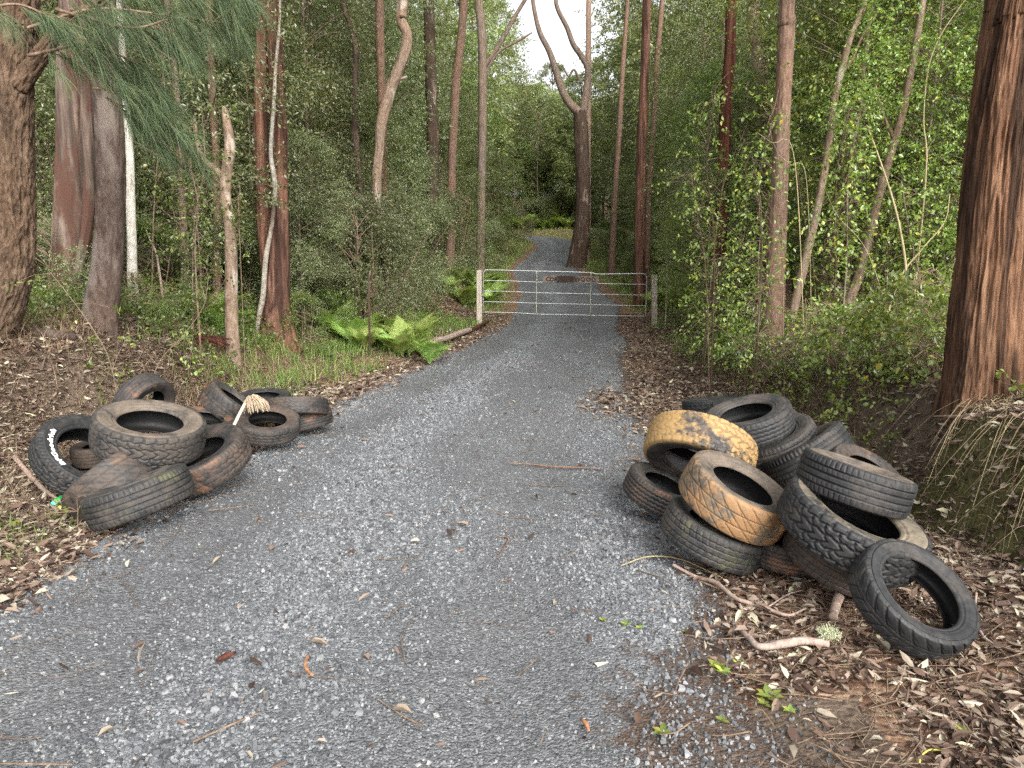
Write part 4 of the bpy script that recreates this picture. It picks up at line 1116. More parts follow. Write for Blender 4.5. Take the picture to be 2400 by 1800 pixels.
big_tree('gum_tree', 'straight dark grey trunk standing left of the road bend', 'tree', 23, [(938, 600, 27), (934, 480, 26), (936, 340, 25), (932, 200, 24), (928, 80, 23), (926, -10, 22)], 'darktrunk', 28, .1, .015, 7, 1.5, .25, 9, True)
big_tree('gum_tree', 'slightly leaning brown trunk between two dark trunks behind the gate post', 'tree', 25,
    [(972, 560, 19), (975, 440, 18), (977, 340, 18), (982, 250, 18), (985, 180, 18), (995, 90, 17), (1003, -10, 17)], 'brown', 24, .1, .012, 7, 1.5, .2, 9, True)
big_tree('gum_tree', 'dark forked trunk with a long limb reaching right over the road', 'tree', 30,
    [(1038, 520, 18), (1040, 400, 18), (1042, 280, 18), (1042, 150, 18), (1040, 60, 18), (1034, -10, 16)], 'greytrunk', 24, .12, .012, 7, 1.5, .2, 9, True,
    limbs=[(None, [(1042, 150, 9), (1080, 95, 9), (1110, 40, 8), (1140, -10, 8)], 30), (None, [(1042, 170, 6), (1075, 115, 5), (1120, 88, 5), (1150, 70, 3)], 30)])
# over the road and right
big_tree('gum_tree', 'massive dark trunk beside the road bend forking into two long limbs', 'tree', 40,
    [(1247, 568, 40), (1256, 500, 34), (1260, 420, 30), (1258, 340, 30), (1255, 280, 30), (1253, 240, 26)], 'darktrunk', 36, .12, .03, 5, 1, .35, 0, False,
    limbs=[('greytrunk', [(1252, 245, 20), (1232, 225, 17), (1214, 195, 15), (1200, 150, 14), (1186, 110, 12), (1168, 75, 11), (1158, 40, 9), (1150, -10, 8)], 40, 4),
           ('greytrunk', [(1258, 250, 18), (1266, 200, 15), (1270, 150, 13), (1255, 120, 12), (1238, 95, 11), (1225, 60, 10), (1205, 20, 9), (1200, -10, 8)], 40, 4),
           ('greytrunk', [(1255, 180, 5), (1240, 150, 5), (1228, 165, 4), (1215, 140, 3)], 40)], cscale=.8)
big_tree('gum_tree', 'pale upright trunk rising straight behind the forked roadside tree', 'tree', 44, [(1270, 480, 13), (1270, 300, 13), (1271, 150, 12), (1272, -10, 11)], 'pinkpale', 20, .2, .01, 6, 1, .2, 8, True)
big_tree('gum_tree', 'short dark trunk in the ferns right of the road bend', 'tree', 33, [(1322, 565, 15), (1325, 500, 14), (1330, 400, 12), (1338, 280, 11), (1345, 150, 10)], 'brown', 20, .15, .01, 6, 1, .25, 6, True)
big_tree('gum_tree', 'straight reddish trunk behind the right end of the gate', 'tree', 23.5, [(1382, 595, 25), (1382, 500, 22), (1384, 380, 21), (1390, 240, 20), (1394, 120, 18), (1398, -10, 17)], 'red', 32, .1, .012, 7, 1.2, .25, 9, True)
big_tree('gum_tree', 'thin brown trunk close right of the reddish trunk behind the gate', 'tree', 26, [(1400, 520, 12), (1402, 400, 12), (1412, 260, 12), (1420, 120, 12), (1432, -10, 11)], 'brown', 20, .12, .01, 7, 1.2, .2, 8, True)
big_tree('ironbark', 'deep red trunk half hidden by leaves right of the gate', 'tree', 15, [(1548, 660, 34), (1552, 560, 30), (1560, 450, 27), (1565, 340, 26), (1568, 230, 24), (1578, 110, 22), (1580, -10, 20)], 'darkred', 36, .07, .01, 8, 1.4, .25, 8, True)
big_tree('spotted_gum', 'broad pale pink trunk standing deep behind the main brown trunk', 'tree', 17, [(1690, 650, 40), (1680, 520, 38), (1672, 400, 38), (1660, 260, 36), (1645, 150, 32), (1630, 60, 26), (1628, -10, 24)], 'pinkpale', 36, .08, .006, 8, 1.5, .2, 8, True)
big_tree('gum_tree', 'straight brown flaky trunk rising from the tangle above the right-hand tyres', 'tree', 8.4,
    [(1672, 850, 46), (1670, 760, 44), (1674, 640, 42), (1678, 520, 38), (1684, 400, 35), (1688, 280, 33), (1694, 160, 32), (1700, 40, 32), (1702, -20, 30)], 'brown', 56, .03, .006, 14, 4, .2, 8, True)
big_tree('sapling_gum', 'slim leaning tan trunk just right of the straight brown trunk', 'tree', 9.2,
    [(1706, 720, 20), (1722, 640, 18), (1745, 540, 18), (1768, 440, 16), (1786, 340, 15), (1800, 230, 14), (1818, 150, 14), (1838, 80, 12), (1862, 20, 10), (1872, -10, 9)], 'tan', 24, .05, .004, 14, 3, .2, 5, True, cscale=.6,
    limbs=[('twig', [(1812, 165, 7), (1840, 130, 6), (1862, 80, 5), (1900, 20, 4)], 9.2)])
big_tree('gum_tree', 'mottled brown trunk leaning behind the slim tan trunk', 'tree', 13.5, [(1778, 640, 30), (1792, 540, 29), (1808, 450, 28), (1822, 370, 27), (1838, 260, 24), (1850, 130, 22), (1858, -10, 20)], 'brown', 32, .06, .007, 10, 2.5, .2, 7, True)
big_tree('sapling_gum', 'long curved tan trunk leaning right in front of the pale clearing', 'tree', 9.0,
    [(1815, 730, 22), (1836, 650, 20), (1858, 590, 19), (1880, 500, 17), (1900, 420, 17), (1925, 330, 16), (1950, 240, 15), (1968, 150, 15), (1985, 60, 14), (1995, -10, 13)], 'tan', 28, .05, .005, 14, 3, .2, 5, True, cscale=.6,
    limbs=[('twig', [(1930, 300, 7), (1905, 240, 6), (1890, 180, 4)], 9)])
big_tree('ironbark', 'huge shaggy red-brown trunk filling the right edge above the cut bank', 'tree', 4.75,
    [(2118, 905, 150), (2126, 800, 138), (2132, 680, 134), (2145, 560, 130), (2152, 440, 126), (2168, 300, 120), (2190, 150, 112), (2215, 0, 108), (2222, -30, 106)], 'stringy', 190, .014, .016, 24, 1.1, .22, 6, True,
    limbs=[('stringy', [(2104, 640, 60), (2108, 520, 62), (2116, 400, 62), (2130, 260, 58), (2145, 120, 54), (2162, 0, 52), (2166, -30, 50)], 5.0, 4)])

# ------------------------------------------------------------------ she-oak needles (crown of the left-edge tree)
def needles():
    o = np.array(oak.location); br = MB(); PV = []
    runs = [([(230, 210), (280, 250), (320, 290), (345, 340)], 4.9, 14, .6), ([(180, 120), (240, 160), (300, 210), (350, 250)], 4.75, 16, .6), ([(60, 60), (200, 20), (340, 30), (480, 60)], 5.0, 22, .8), ([(60, 120), (180, 100), (280, 130), (370, 200)], 4.7, 20, .8), ([(120, 20), (280, 60), (380, 40), (500, 50)], 4.6, 24, .8),
            ([(200, 190), (270, 200), (340, 240), (380, 300)], 4.8, 20, .8), ([(90, 0), (230, -40), (400, -40), (520, -20)], 4.5, 26, .9), ([(150, 60), (220, 120), (280, 170), (330, 210)], 5.3, 20, .9),
            ([(-40, 20), (40, 10), (120, 40), (200, 60)], 4.4, 16, .8)]
    Pn = []; Dn = []
    for pts, Y, nb, sc in runs:
        P = catmull([atd(x, y, Y + .85 + .1 * i) - o for i, (x, y) in enumerate(pts)], 12)
        br.add(*tube(P, np.linspace(.012, .003, len(P)), 6, False))
        for b in range(nb):
            k = rng.integers(4, len(P)); p0 = P[k]
            d = unit(np.array([.8, rng.normal(0, .6), -.5 + rng.normal(0, .4)])); L = rng.uniform(.15, .45) * sc
            q = catmull([p0, p0 + d * L * .5, p0 + d * L + np.array([0, 0, -.12 * L])], 5); br.add(*tube(q, np.linspace(.003, .0015, len(q)), 4, False))
            m = 60; f = rng.random(m); pp = p0 + d * (L * f)[:, None]; pp[:, 2] -= .12 * L * f ** 2
            dd = unit(d[None] * .7 + rng.normal(0, .28, (m, 3)) + np.array([.25, 0, -.55])); Pn.append(pp); Dn.append(dd)
    P = np.vstack(Pn); D = np.vstack(Dn); n = len(P); L = rng.uniform(.12, .30, n)[:, None]
    S = unit(np.cross(D, rdir(n))) * .0013; g = np.array([0, 0, -1.])
    mid = P + D * L * .55; tip = P + D * L + g * L * .22
    V = np.stack([P - S, P + S, mid + S, mid - S, tip], 1).reshape(-1, 3); b = np.arange(n)[:, None] * 5
    me = mesh('crown', V, [b + np.array([[0, 1, 2, 3]]), b + np.array([[3, 2, 4]])], M['needle'], False)
    obj('crown', me, oak); obj('branch', br.build('branch', M['twig']), oak)
needles()

# ------------------------------------------------------------------ the forest behind: individual trees
def dist_road(x, y):
    d, zr, s = lateral(np.array([x]), np.array([y])); return float(d[0]), float(abs(d[0]) - HWT(y))
CLEAR = [(-3.3, 5.5, 1.9), (2.3, 5.0, 2.0)]
def visible_ok(x, y, gap):
    for cx, cy, r in CLEAR:
        if (x - cx) ** 2 + (y - cy) ** 2 < r * r: return False
    return True
placed = []
SPEC = [('farc', 1000, 50, .95), ('farm', 965, 45, .9), ('farc', 1025, 60, 1.0), ('farc', 1055, 74, 1.1), ('farc', 1165, 78, .75), ('farc', 1215, 82, .78), ('farc', 1190, 92, .85), ('farc', 1300, 72, .85), ('farc', 1365, 60, 1.0),
        ('farm', 1385, 48, .9), ('farc', 1120, 86, .85), ('slimg', 645, 12.9, .62), ('shrubg', 665, 13.4, .7), ('shrubm', 705, 15.2, .9), ('shrubg', 750, 15.6, 1.1), ('slimm', 775, 18.4, .8), ('shrubg', 850, 18.5, 1.1), ('tallg', 690, 18.5, .9), ('tallg', 830, 22, .95),
        ('shrubg', 905, 21.5, 1.15), ('slimg', 880, 23.5, .85), ('shrubg', 958, 25, 1.2), ('slimm', 960, 28, .85), ('tallg', 900, 31, 1.0), ('shrubm', 1010, 31, 1.1), ('shrubm', 1045, 37, 1.0), ('slimm', 1050, 42, .9), ('tallo', 985, 37, 1.0),
        ('shrubm', 1082, 46, 1.0), ('slimm', 1075, 52, 1.1), ('shrubm', 640, 11.9, .5),
        ('brighty', 1490, 18, .55), ('slimm', 1530, 14.5, .55), ('slimg', 1520, 21, .8), ('tallm', 1500, 26, .9), ('slimg', 600, 14.5, .8), ('slimm', 560, 13.5, .8), ('shrubg', 520, 12.5, .8), ('shrubm', 420, 12.5, .8), ('slimg', 350, 12.5, .9), ('slimg', 100, 10.5, .8), ('shrubm', 1330, 37, .9), ('slimm', 1370, 34, .8), ('tallg', 1370, 43, .9), ('tallm', 1330, 52, 1.0), ('shrubm', 1385, 28, .75),
        ('brighth', 1470, 29, .9), ('slimm', 1450, 35, .9), ('shrubm', 1580, 11.5, .7), ('shrubm', 1630, 10.5, .5)]
for k_, x_, y_, s_ in SPEC:
    p_ = atd(x_, 600, y_); L_ = p_[0] < np.interp(y_, CLP[:280, 1], CLP[:280, 0])
    put(k_, p_[0], y_, s_, ('leafy bush or young tree at the road edge on the left', 'leafy bush or young tree at the road edge on the right')[0 if L_ else 1],
        ('bushes along the left road edge', 'bushes along the right road edge')[0 if L_ else 1]); placed.append((p_[0], y_))
def fill(n, yr, keys, gap, wide, scr, labels, groups, mind, side=None, ypow=1.0, xmax=.80):
    c = 0; tries = 0
    while c < n and tries < n * 60:
        tries += 1
        y = yr[0] + (yr[1] - yr[0]) * random.random() ** ypow
        x = random.uniform(-xmax * y - 2, xmax * y + 2)
        d, e = dist_road(x, y)
        if e < gap or e > wide or not visible_ok(x, y, gap): continue
        if side and np.sign(d) != side: continue
        if any((x - a) ** 2 + (y - b) ** 2 < mind * mind for a, b in placed): continue
        k = random.choice(keys); s = random.uniform(*scr)
        sx = (1200 + 1700 * x / y) / K
        if 1090 < sx < 1300 and y > 40 and k.startswith('far'): s = min(s, ((626 - 170) / 1700 * y - 3.6) / 19.5)
        if 1020 < sx < 1330 and 26 < y < 62 and k.startswith(('far', 'tall')): continue
        i = 0 if d < 0 else 1
        put(k, x, y, s, labels[i], groups[i]); placed.append((x, y)); c += 1
    return c
GB = ('trees deep in the forest left of the road', 'trees deep in the forest right of the road')
cnt = []
cnt.append(fill(34, (46, 88), ['farc', 'farg', 'farm', 'farc'], 5.5, 60, (.85, 1.2), ('tall leafy gum far back in the forest left of the road', 'tall leafy gum far back in the forest right of the road'), GB, 3.0))
cnt.append(fill(30, (70, 100), ['farc', 'farm', 'farg', 'farm'], 2, 60, (.55, .9), ('tall leafy gum far back in the forest left of the road', 'tall leafy gum far back in the forest right of the road'), GB, 2.4, xmax=.16))
cnt.append(fill(14, (69.5, 78), ['shrubm', 'shrubg', 'slimm'], 1.5, 60, (1.2, 1.8), ('leafy bush on the outside of the far road bend', 'leafy bush on the outside of the far road bend'), ('bushes at the far road bend', 'bushes at the far road bend'), 1.6, xmax=.16))
cnt.append(fill(36, (26, 46), ['farc', 'farg', 'farm', 'farm'], 4.2, 60, (.7, 1.0), ('leafy gum in the middle distance left of the road', 'leafy gum in the middle distance right of the road'),
     ('mid-distance gums left of the road', 'mid-distance gums right of the road'), 2.4))
LU = ('slender small-leaved understorey tree left of the road', 'slender leafy understorey tree right of the road')
cnt.append(fill(26, (34, 66), ['tallg', 'tallm', 'tallo', 'slimm'], 1.0, 14, (.6, .85), LU, (G_UL, G_UR), 1.8))
cnt.append(fill(50, (17, 34), ['tallg', 'tallm', 'tallo', 'tallg', 'slimg'], 1.9, 26, (.8, 1.15), LU, (G_UL, G_UR), 1.5))
cnt.append(fill(20, (11.0, 19), ['tallg', 'tallo', 'slimg', 'slimm', 'slimg'], 2.6, 16, (.8, 1.05), LU, (G_UL, G_UR), 1.35, side=-1))
cnt.append(fill(24, (10.5, 19), ['brighth', 'brighty', 'tallm', 'slimm', 'brighth'], 1.9, 16, (.8, 1.05), LU, (G_UL, G_UR), 1.3, side=1))
LS = ('low leafy shrub growing beneath the trees left of the road', 'low leafy shrub growing beneath the trees right of the road')
GS = ('low shrubs left of the road', 'low shrubs right of the road')
cnt.append(fill(42, (13, 34), ['shrubg', 'shrubm', 'shrubg'], 1.5, 20, (.7, 1.15), LS, GS, .9))
cnt.append(fill(16, (34, 60), ['shrubg', 'shrubm'], .9, 8, (.8, 1.2), LS, GS, .9))
cnt.append(fill(12, (8.4, 13), ['shrubg', 'shrubm'], 3.0, 12, (.5, .8), LS, GS, .9, side=-1))
cnt.append(fill(8, (8.0, 13), ['brighty', 'brighth', 'slimm'], 2.6, 12, (.6, .85), LU, (G_UL, G_UR), .9, side=1))
for i in range(44):
    L_ = i % 2 == 0; y_ = random.uniform(6.8, 11.5) if L_ else random.uniform(5.6, 10.5)
    e_ = random.uniform(2.4, 4.6) if L_ else random.uniform(1.5, 3.6); cx_ = float(np.interp(y_, CLP[:280, 1], CLP[:280, 0])); x_ = cx_ + (-1 if L_ else 1) * (float(HWT(y_)) + e_)
    if not L_ and abs(x_ / y_ - .53) < .1 and y_ < 5.5: continue
    put(random.choice(['lowa', 'lowa', 'lowb'] if not L_ else ['lowb', 'lowb', 'lowa']), x_, y_, random.uniform(.7, 1.25), 'knee-high leafy bush on the crest of the left bank' if L_ else 'knee-high leafy bush on the crest of the right bank',
        'low bushes on the left bank' if L_ else 'low bushes on the right bank')
for i in range(12):
    put(random.choice(['shrubm', 'slimm', 'shrubg']), random.uniform(-4, 9), random.uniform(70.5, 76), random.uniform(1.3, 2.0), 'leafy bush on the outside of the far road bend', 'bushes at the far road bend')
print('FOREST', cnt)
# ------------------------------------------------------------------ grass, creepers, dry grass (stuff)
def blades(X, Y, hgt, wd, lean, mat, name, label, downhill=None, r=None, kind='stuff', segs=3, z0=0.0, dirang=None):
    n = len(X); a = rng.uniform(0, 2 * PI, n) if dirang is None else dirang
    D = np.column_stack([np.cos(a), np.sin(a), np.zeros(n)]); S = np.column_stack([-np.sin(a), np.cos(a), np.zeros(n)])
    P = np.column_stack([X, Y, road_z(X, Y) - .01 + z0]); out = []
    for k in range(segs + 1):
        f = k / segs
        c = P + D * (lean * hgt * f ** 1.5)[:, None] + np.array([0, 0, 1.]) * (hgt * (f - lean * .42 * f ** 2.5))[:, None]
        w = wd * (1 - f ** 1.5) if k < segs else wd * 0
        if k < segs: out += [c - S * w[:, None], c + S * w[:, None]]
        else: out += [c]
    V = np.stack(out, 1).reshape(-1, 3); m = 2 * segs + 1; b = np.arange(n)[:, None] * m
    Q = np.concatenate([b + np.array([[2 * k, 2 * k + 1, 2 * k + 3, 2 * k + 2]]) for k in range(segs - 1)]); T = b + np.array([[2 * segs - 2, 2 * segs - 1, 2 * segs]])
    me = mesh(name, V, [Q, T], M[mat], False)
    return tag(obj(name, me), label, None, None, kind)
def region(n, xr, yr, pf, ypow=1.3):
    X, Y = scatter(n, xr, yr, ypow); d, zr, s = lateral(X, Y); e = np.abs(d) - HWT(Y)
    k = rng.random(len(X)) < pf(X, Y, d, e); return X[k], Y[k]
# lush verge left before the gate, thin tufts elsewhere
def pf_grass(X, Y, d, e):
    cl = np.clip(fbm(X * 1.3, Y * 1.3, seed=51) * 1.3 + .35, 0, 1); tuft = (vnoise(X * 9, Y * 9, seed=3) > .05)
    L = (d < 0) * smooth(7.3, 9.5, Y) * smooth(.25, .9, e) * smooth(7, 3.5, e) * np.clip(cl + .25, 0, 1)
    R = (d > 0) * smooth(9, 15, Y) * smooth(.5, 1.1, e) * smooth(7, 3, e) * cl * .7
    return (L + R) * tuft
X, Y = region(230000, (-8, 1), (7.2, 20), pf_grass, 1.1); X2, Y2 = region(120000, (1, 9), (7.5, 24), pf_grass, 1.1); X = np.append(X, X2); Y = np.append(Y, Y2); n = len(X)
blades(X, Y, rng.uniform(.08, .30, n) * (1 + .01 * Y), rng.uniform(.003, .006, n) * 1.1, rng.uniform(.2, 1.0, n), 'grass', 'grass', 'soft green grass along the verges before the gate')
def pf_tuft(X, Y, d, e):
    t = vnoise(X * 2.2, Y * 2.2, seed=71)
    near = (d < 0) * (Y < 7.5) * smooth(.1, .5, e) * smooth(4.2, 1.2, e) * (t > .30)
    r = (d > 0) * (Y < 6) * smooth(.2, .9, e) * (t > .72) * .35
    return near + r
X, Y = region(60000, (-5, 4), (2.2, 8), pf_tuft); n = len(X)
blades(X, Y, rng.uniform(.05, .16, n), rng.uniform(.002, .004, n), rng.uniform(.3, 1.2, n), 'grass', 'grass_tufts', 'small bright green grass tufts among the leaf litter by the left tyres')
# straw-coloured dry grass and stems: tangled on the banks
def pf_dry(X, Y, d, e):
    L = (d < 0) * smooth(.6, 1.2, e) * smooth(6, 3, e) * smooth(12, 8, Y) * .9
    R = (d > 0) * np.where(Y < 5.6, smooth(1.9, 2.2, e) * .7, smooth(1.0, 1.5, e)) * smooth(6, 2.6, e) * smooth(13, 9, Y) * 1.
    return (L + R) * (.45 + .9 * np.clip(fbm(X * 1.6, Y * 1.6, seed=52) + .3, 0, 1))
X, Y = region(150000, (-8, 8), (2.6, 14), pf_dry, 1.0); n = len(X)
blades(X, Y, rng.uniform(.12, .42, n), rng.uniform(.0015, .0032, n), rng.uniform(.5, 1.8, n), 'straw', 'dry_grass', 'tangled straw-coloured dry grass on the tops of the banks', segs=4)
def pf_short(X, Y, d, e):
    return np.where(d < 0, smooth(.35, .8, e) * smooth(3.6, 2.6, e), .35 * smooth(.5, 1.2, e) * smooth(3, 2.2, e)) * (.25 + 1.2 * np.clip(fbm(X * 1.9, Y * 1.9, seed=57) + .35, 0, 1))
X, Y = region(170000, (-6.5, 4.5), (2.6, 9), pf_short, 1.0); n = len(X)
blades(X, Y, rng.uniform(.03, .13, n), rng.uniform(.0010, .0022, n), rng.uniform(.9, 2.2, n), 'straw_pale', 'matted_grass', 'short matted pale dead grass on the earth banks', segs=3)
# long dead blades hanging down the cut face on the right
def hanging():
    n = 520; Y = 2.6 + 2.4 * rng.random(n) ** 1.3; Y = Y + .2 * np.sin(Y * 9); d0 = HWT(Y) + np.interp(Y, [2, 3.2, 4.2, 6, 9], [2.15, 1.95, 1.85, 1.95, 1.9]) + rng.normal(.08, .16, n)
    cx = np.interp(Y, CLP[:200, 1], CLP[:200, 0]); X = cx + d0; Z = H(X, Y)
    L = .12 + .6 * rng.random(n) ** 1.8; a = rng.normal(PI + .6, .75, n); D = np.column_stack([np.cos(a), np.sin(a), np.zeros(n)])
    S = np.column_stack([-np.sin(a), np.cos(a), np.zeros(n)]); wd = rng.uniform(.0015, .0035, n)
    out = []
    for f in (0, .2, .45, .75, 1.):
        c = np.column_stack([X, Y, Z]) + D * (L * (.8 * f))[:, None]
        z = Z + .10 * np.sin(min(f * 2.2, 1.6)) * 1.0 - L * .95 * np.maximum(0, f - .15) ** 1.2
        zt = H(c[:, 0], c[:, 1]) + .012 + .03 * f; c[:, 2] = np.maximum(z, zt)
        w = wd * (1 - .8 * f); out += [c - S * w[:, None], c + S * w[:, None]]
    V = np.stack(out, 1).reshape(-1, 3); b = np.arange(n)[:, None] * 10
    Q = np.concatenate([b + np.array([[2 * k, 2 * k + 1, 2 * k + 3, 2 * k + 2]]) for k in range(4)])
    tag(obj('hanging_grass', mesh('hanging_grass', V, Q, M['straw'], False)), 'long dead grass blades hanging over the cut bank below the huge trunk', None, None, 'stuff')
hanging()
# broad-leaved creepers
def creepers(n, xr, yr, pf, mat, name, label, L=.05, hmax=.35, ypow=1.2, m=7):
    X, Y = region(n, xr, yr, pf, ypow); n = len(X)
    T = np.column_stack([X, Y, road_z(X, Y) + rng.random(n) ** 1.5 * hmax]); d = rdir(n, .6)
    V, Fc = sprays(T, d, rng.uniform(.12, .28, n), m, L, .32, .3, 1.1, six=True, up=.9)
    tag(obj(name, mesh(name, V, Fc, M[mat], False)), label, None, None, 'stuff')
creepers(14000, (-9, -2), (6.0, 16), lambda X, Y, d, e: (d < 0) * np.where(Y > 8, smooth(1.2, 2.2, e), smooth(1.9, 2.7, e)) * smooth(7, 4, e) * np.clip(fbm(X, Y, seed=53) * 1.4 + .6, 0, 1), 'leaf_mid', 'undergrowth',
         'broad-leaved green undergrowth beneath the trunks on the left bank', .048, .36)
creepers(15000, (1.5, 10), (3.4, 15), lambda X, Y, d, e: (d > 0) * np.where(Y > 5.2, smooth(1.0, 1.7, e), smooth(1.8, 2.3, e)) * smooth(7, 4.5, e) * np.clip(fbm(X * 1.2, Y * 1.2, seed=54) * 1.5 + .75, .12, 1), 'leaf_bright', 'creepers',
         'bright green creepers scrambling over the right bank', .043, .38)
creepers(3400, (-14, 14), (14, 40), lambda X, Y, d, e: smooth(.8, 1.6, e) * smooth(7, 3, e), 'leaf_mid', 'ground_cover', 'low green ground cover on both verges beyond the gate', .09, .5, 1.1)
X, Y = region(110000, (-9, 10), (22, 75), lambda X, Y, d, e: smooth(.15, .6, e) * smooth(4.5, 2, e) * .8, 1.0); n = len(X)
blades(X, Y, rng.uniform(.15, .45, n), rng.uniform(.006, .012, n), rng.uniform(.2, 1.0, n), 'grass', 'verge_grass', 'green grass lining the road beyond the gate')

# ------------------------------------------------------------------ ferns
def fern_mesh(seed, nf=11, Lf=.85, tilt=.7):
    r = np.random.default_rng(seed); mb = MB()
    for f in range(nf):
        a = f * 2.4 + r.normal(0, .3); L = Lf * r.uniform(.65, 1.15); d = np.array([math.cos(a), math.sin(a), 0]); tl = tilt * r.uniform(.7, 1.3)
        k = np.linspace(0, 1, 22); ang = 1.25 - tl * 1.5 * k
        P = np.cumsum(np.column_stack([np.cos(ang)[:, None] * d[None, :2], np.sin(ang)]) * (L / 21), axis=0)
        side = np.array([-d[1], d[0], 0]); mb.add(*tube(P[::3], np.linspace(.005, .0015, len(P[::3])), 4, False))
        up = np.cross(np.gradient(P, axis=0), side); up = unit(up); up *= np.sign(up[:, 2:3] + 1e-6)
        T = unit(np.gradient(P, axis=0))
        for i in range(4, 22):
            q = (i - 4) / 17; pl = L * .34 * math.sin(min(1, q * 1.6 + .35) * PI / 2 * 1.0) * (1 - q) ** .75 + .01
            for sg in (1, -1):
                dd = unit(side * sg + T[i] * .45 - up[i] * .12)[None] + r.normal(0, .04, (1, 3))
                # each pinna is cut into small lobes
                nl = 6; ff = np.linspace(.05, .92, nl)
                B = P[i] + dd * (pl * ff)[:, None]; Ls = pl * .30 * (1 - ff * .75) + .004
                perp = T[i]
                for s2 in (1, -1):
                    D2 = unit(perp[None] * s2 + dd * .6); V, Fc = leaves(B, np.repeat(D2, nl, 0), np.repeat(up[i][None], nl, 0), Ls, Ls * .36, .1)
                    mb.add(V, Fc)
    V, Fc = mb.get(); return mesh('fern', V, Fc, M['fern'], False)
FM = [fern_mesh(s) for s in (1, 2, 3)]
GF = 'bracken ferns on the left verge before the gate'
def fern(x, y, sc, label, group):
    o = obj('bracken_fern', random.choice(FM), None, (x, y, float(H(x, y)) + .02)); o.scale = (sc,) * 3; o.rotation_euler = (random.uniform(-.15, .15), random.uniform(-.15, .15), random.uniform(0, 6.28))
    tag(o, label, 'fern', group)
for i in range(46):
    px = random.uniform(690, 930); Yd = random.uniform(11.8, 16.2); p = atd(px, 640, Yd)
    fern(p[0], Yd, random.uniform(.5, .9), 'bright green bracken fern in the clump left of the gate', GF)
for i in range(12):
    Yd = random.uniform(21, 29); cx = np.interp(Yd, CLP[:300, 1], CLP[:300, 0]); fern(cx - 1.5 - random.uniform(.9, 2.4), Yd, random.uniform(.9, 1.4), 'green fern on the bank left of the road behind the gate', 'ferns left of the road behind the gate')
for i in range(9):
    Yd = random.uniform(20.5, 30); cx = np.interp(Yd, CLP[:300, 1], CLP[:300, 0]); fern(cx + 1.5 + random.uniform(1.0, 2.6), Yd, random.uniform(.7, 1.2), 'green fern on the verge right of the road behind the gate', 'ferns right of the road behind the gate')
for i in range(26):
    fern(random.uniform(-3, 6.5), random.uniform(67.3, 70.5), random.uniform(1.5, 2.4), 'pale green fern on the outside of the far road bend', 'ferns at the far road bend')
for i in range(5):
    p = atd(random.uniform(395, 475), 590, random.uniform(9.8, 11)); fern(p[0], p[1], random.uniform(.6, .8), 'small fern in the shade behind the left trunks', 'ferns behind the left trunks')

# ------------------------------------------------------------------ saplings, bare stems and vines
def stem_plant(name, label, cat, pts, Y, r0, mat, lmat=None, nsp=0, L=.055, seed=0, group=None, m=8, tipr=.4, droop=.3, wf=.3, tl=.22, lo=.25):
    P = [atd(x, y, Y) for x, y in pts]; z = float(H(P[0][0], P[0][1])); 
    if P[0][2] > z: P[0][2] = z - .05
    o = P[0].copy(); root = empty(name, o, 0, label, cat, group)
    PP, RR = resample([p - o for p in P], list(np.linspace(r0, r0 * tipr, len(P))), .06)
    V, Fs = tube(PP, RR, 8); obj('stem', mesh('stem', V, Fs, M[mat]), root)
    if lmat:
        k = rng.integers(int(len(PP) * lo), len(PP), nsp); T = PP[k] + rng.normal(0, .03, (nsp, 3)); d = rdir(nsp, .2)
        T2 = T + unit(d) * rng.uniform(0, .35, nsp)[:, None]
        V, Fc = sprays(T2, d, tl, m, L, wf, droop, 1.0, six=True, up=.9)
        me = mesh('foliage', V, Fc, M[lmat], False); obj('foliage', me, root)
        mb = MB()
        for a, b in zip(T, T2): a = PP[np.argmin(((PP - a) ** 2).sum(1))]; mb.add(*tube(np.array([a, (a + b) / 2 + [0, 0, .02], b]), [.003, .0025, .0015], 4, False))
        obj('twigs', mb.build('twigs', M['twig']), root)['kind'] = 'stuff'
    return root
stem_plant('vine', 'long pale bare stem leaning in front of the clearing on the right', 'vine', [(1968, 690), (1958, 600), (1945, 500), (1925, 420), (1895, 330), (1872, 270)], 7.6, .016, 'vine')
stem_plant('vine', 'thin pale bare stem crossing diagonally behind the leaning pale stem', 'vine', [(1900, 670), (1940, 610), (1990, 540), (2040, 480), (2052, 420)], 8.0, .012, 'vine')
stem_plant('vine', 'looping pale vine climbing towards the top right corner', 'vine', [(1985, 500), (2000, 380), (1995, 260), (2005, 150), (2030, 80), (2070, 20), (2100, -20)], 8.2, .010, 'vine')
stem_plant('vine', 'dark crooked branch rising beside the slim leaning trunk', 'vine', [(1745, 690), (1800, 600), (1830, 480), (1850, 380), (1845, 270), (1890, 190), (1930, 100)], 9.8, .010, 'twig')
stem_plant('stick', 'thin upright twig standing on the left verge', 'stick', [(888, 775), (892, 740), (896, 715), (898, 690), (894, 655)], 13.0, .008, 'darktrunk')
stem_plant('stick', 'dark burnt stake in front of the bracken', 'stick', [(795, 650), (797, 620), (800, 585)], 12.2, .020, 'darktrunk', tipr=.8)
stem_plant('sapling', 'thin white-stemmed sapling right of the mossy gate post', 'sapling', [(1437, 715), (1439, 650), (1441, 590), (1440, 500)], 18.8, .014, 'paper', 'leaf_mid', 24, .06)
stem_plant('sapling', 'small bright green sapling behind the rusty stake', 'sapling', [(452, 900), (449, 860), (447, 830), (450, 805)], 8.1, .006, 'twig', 'leaf_bright', 9, .07, lo=.7, tl=.1, m=6)
stem_plant('sapling', 'leafy weed in front of the curved-groove tyre', 'sapling', [(165, 1128), (168, 1105), (166, 1075)], 4.35, .004, 'twig', 'leaf_bright', 7, .035, lo=.3, tl=.05, m=4)
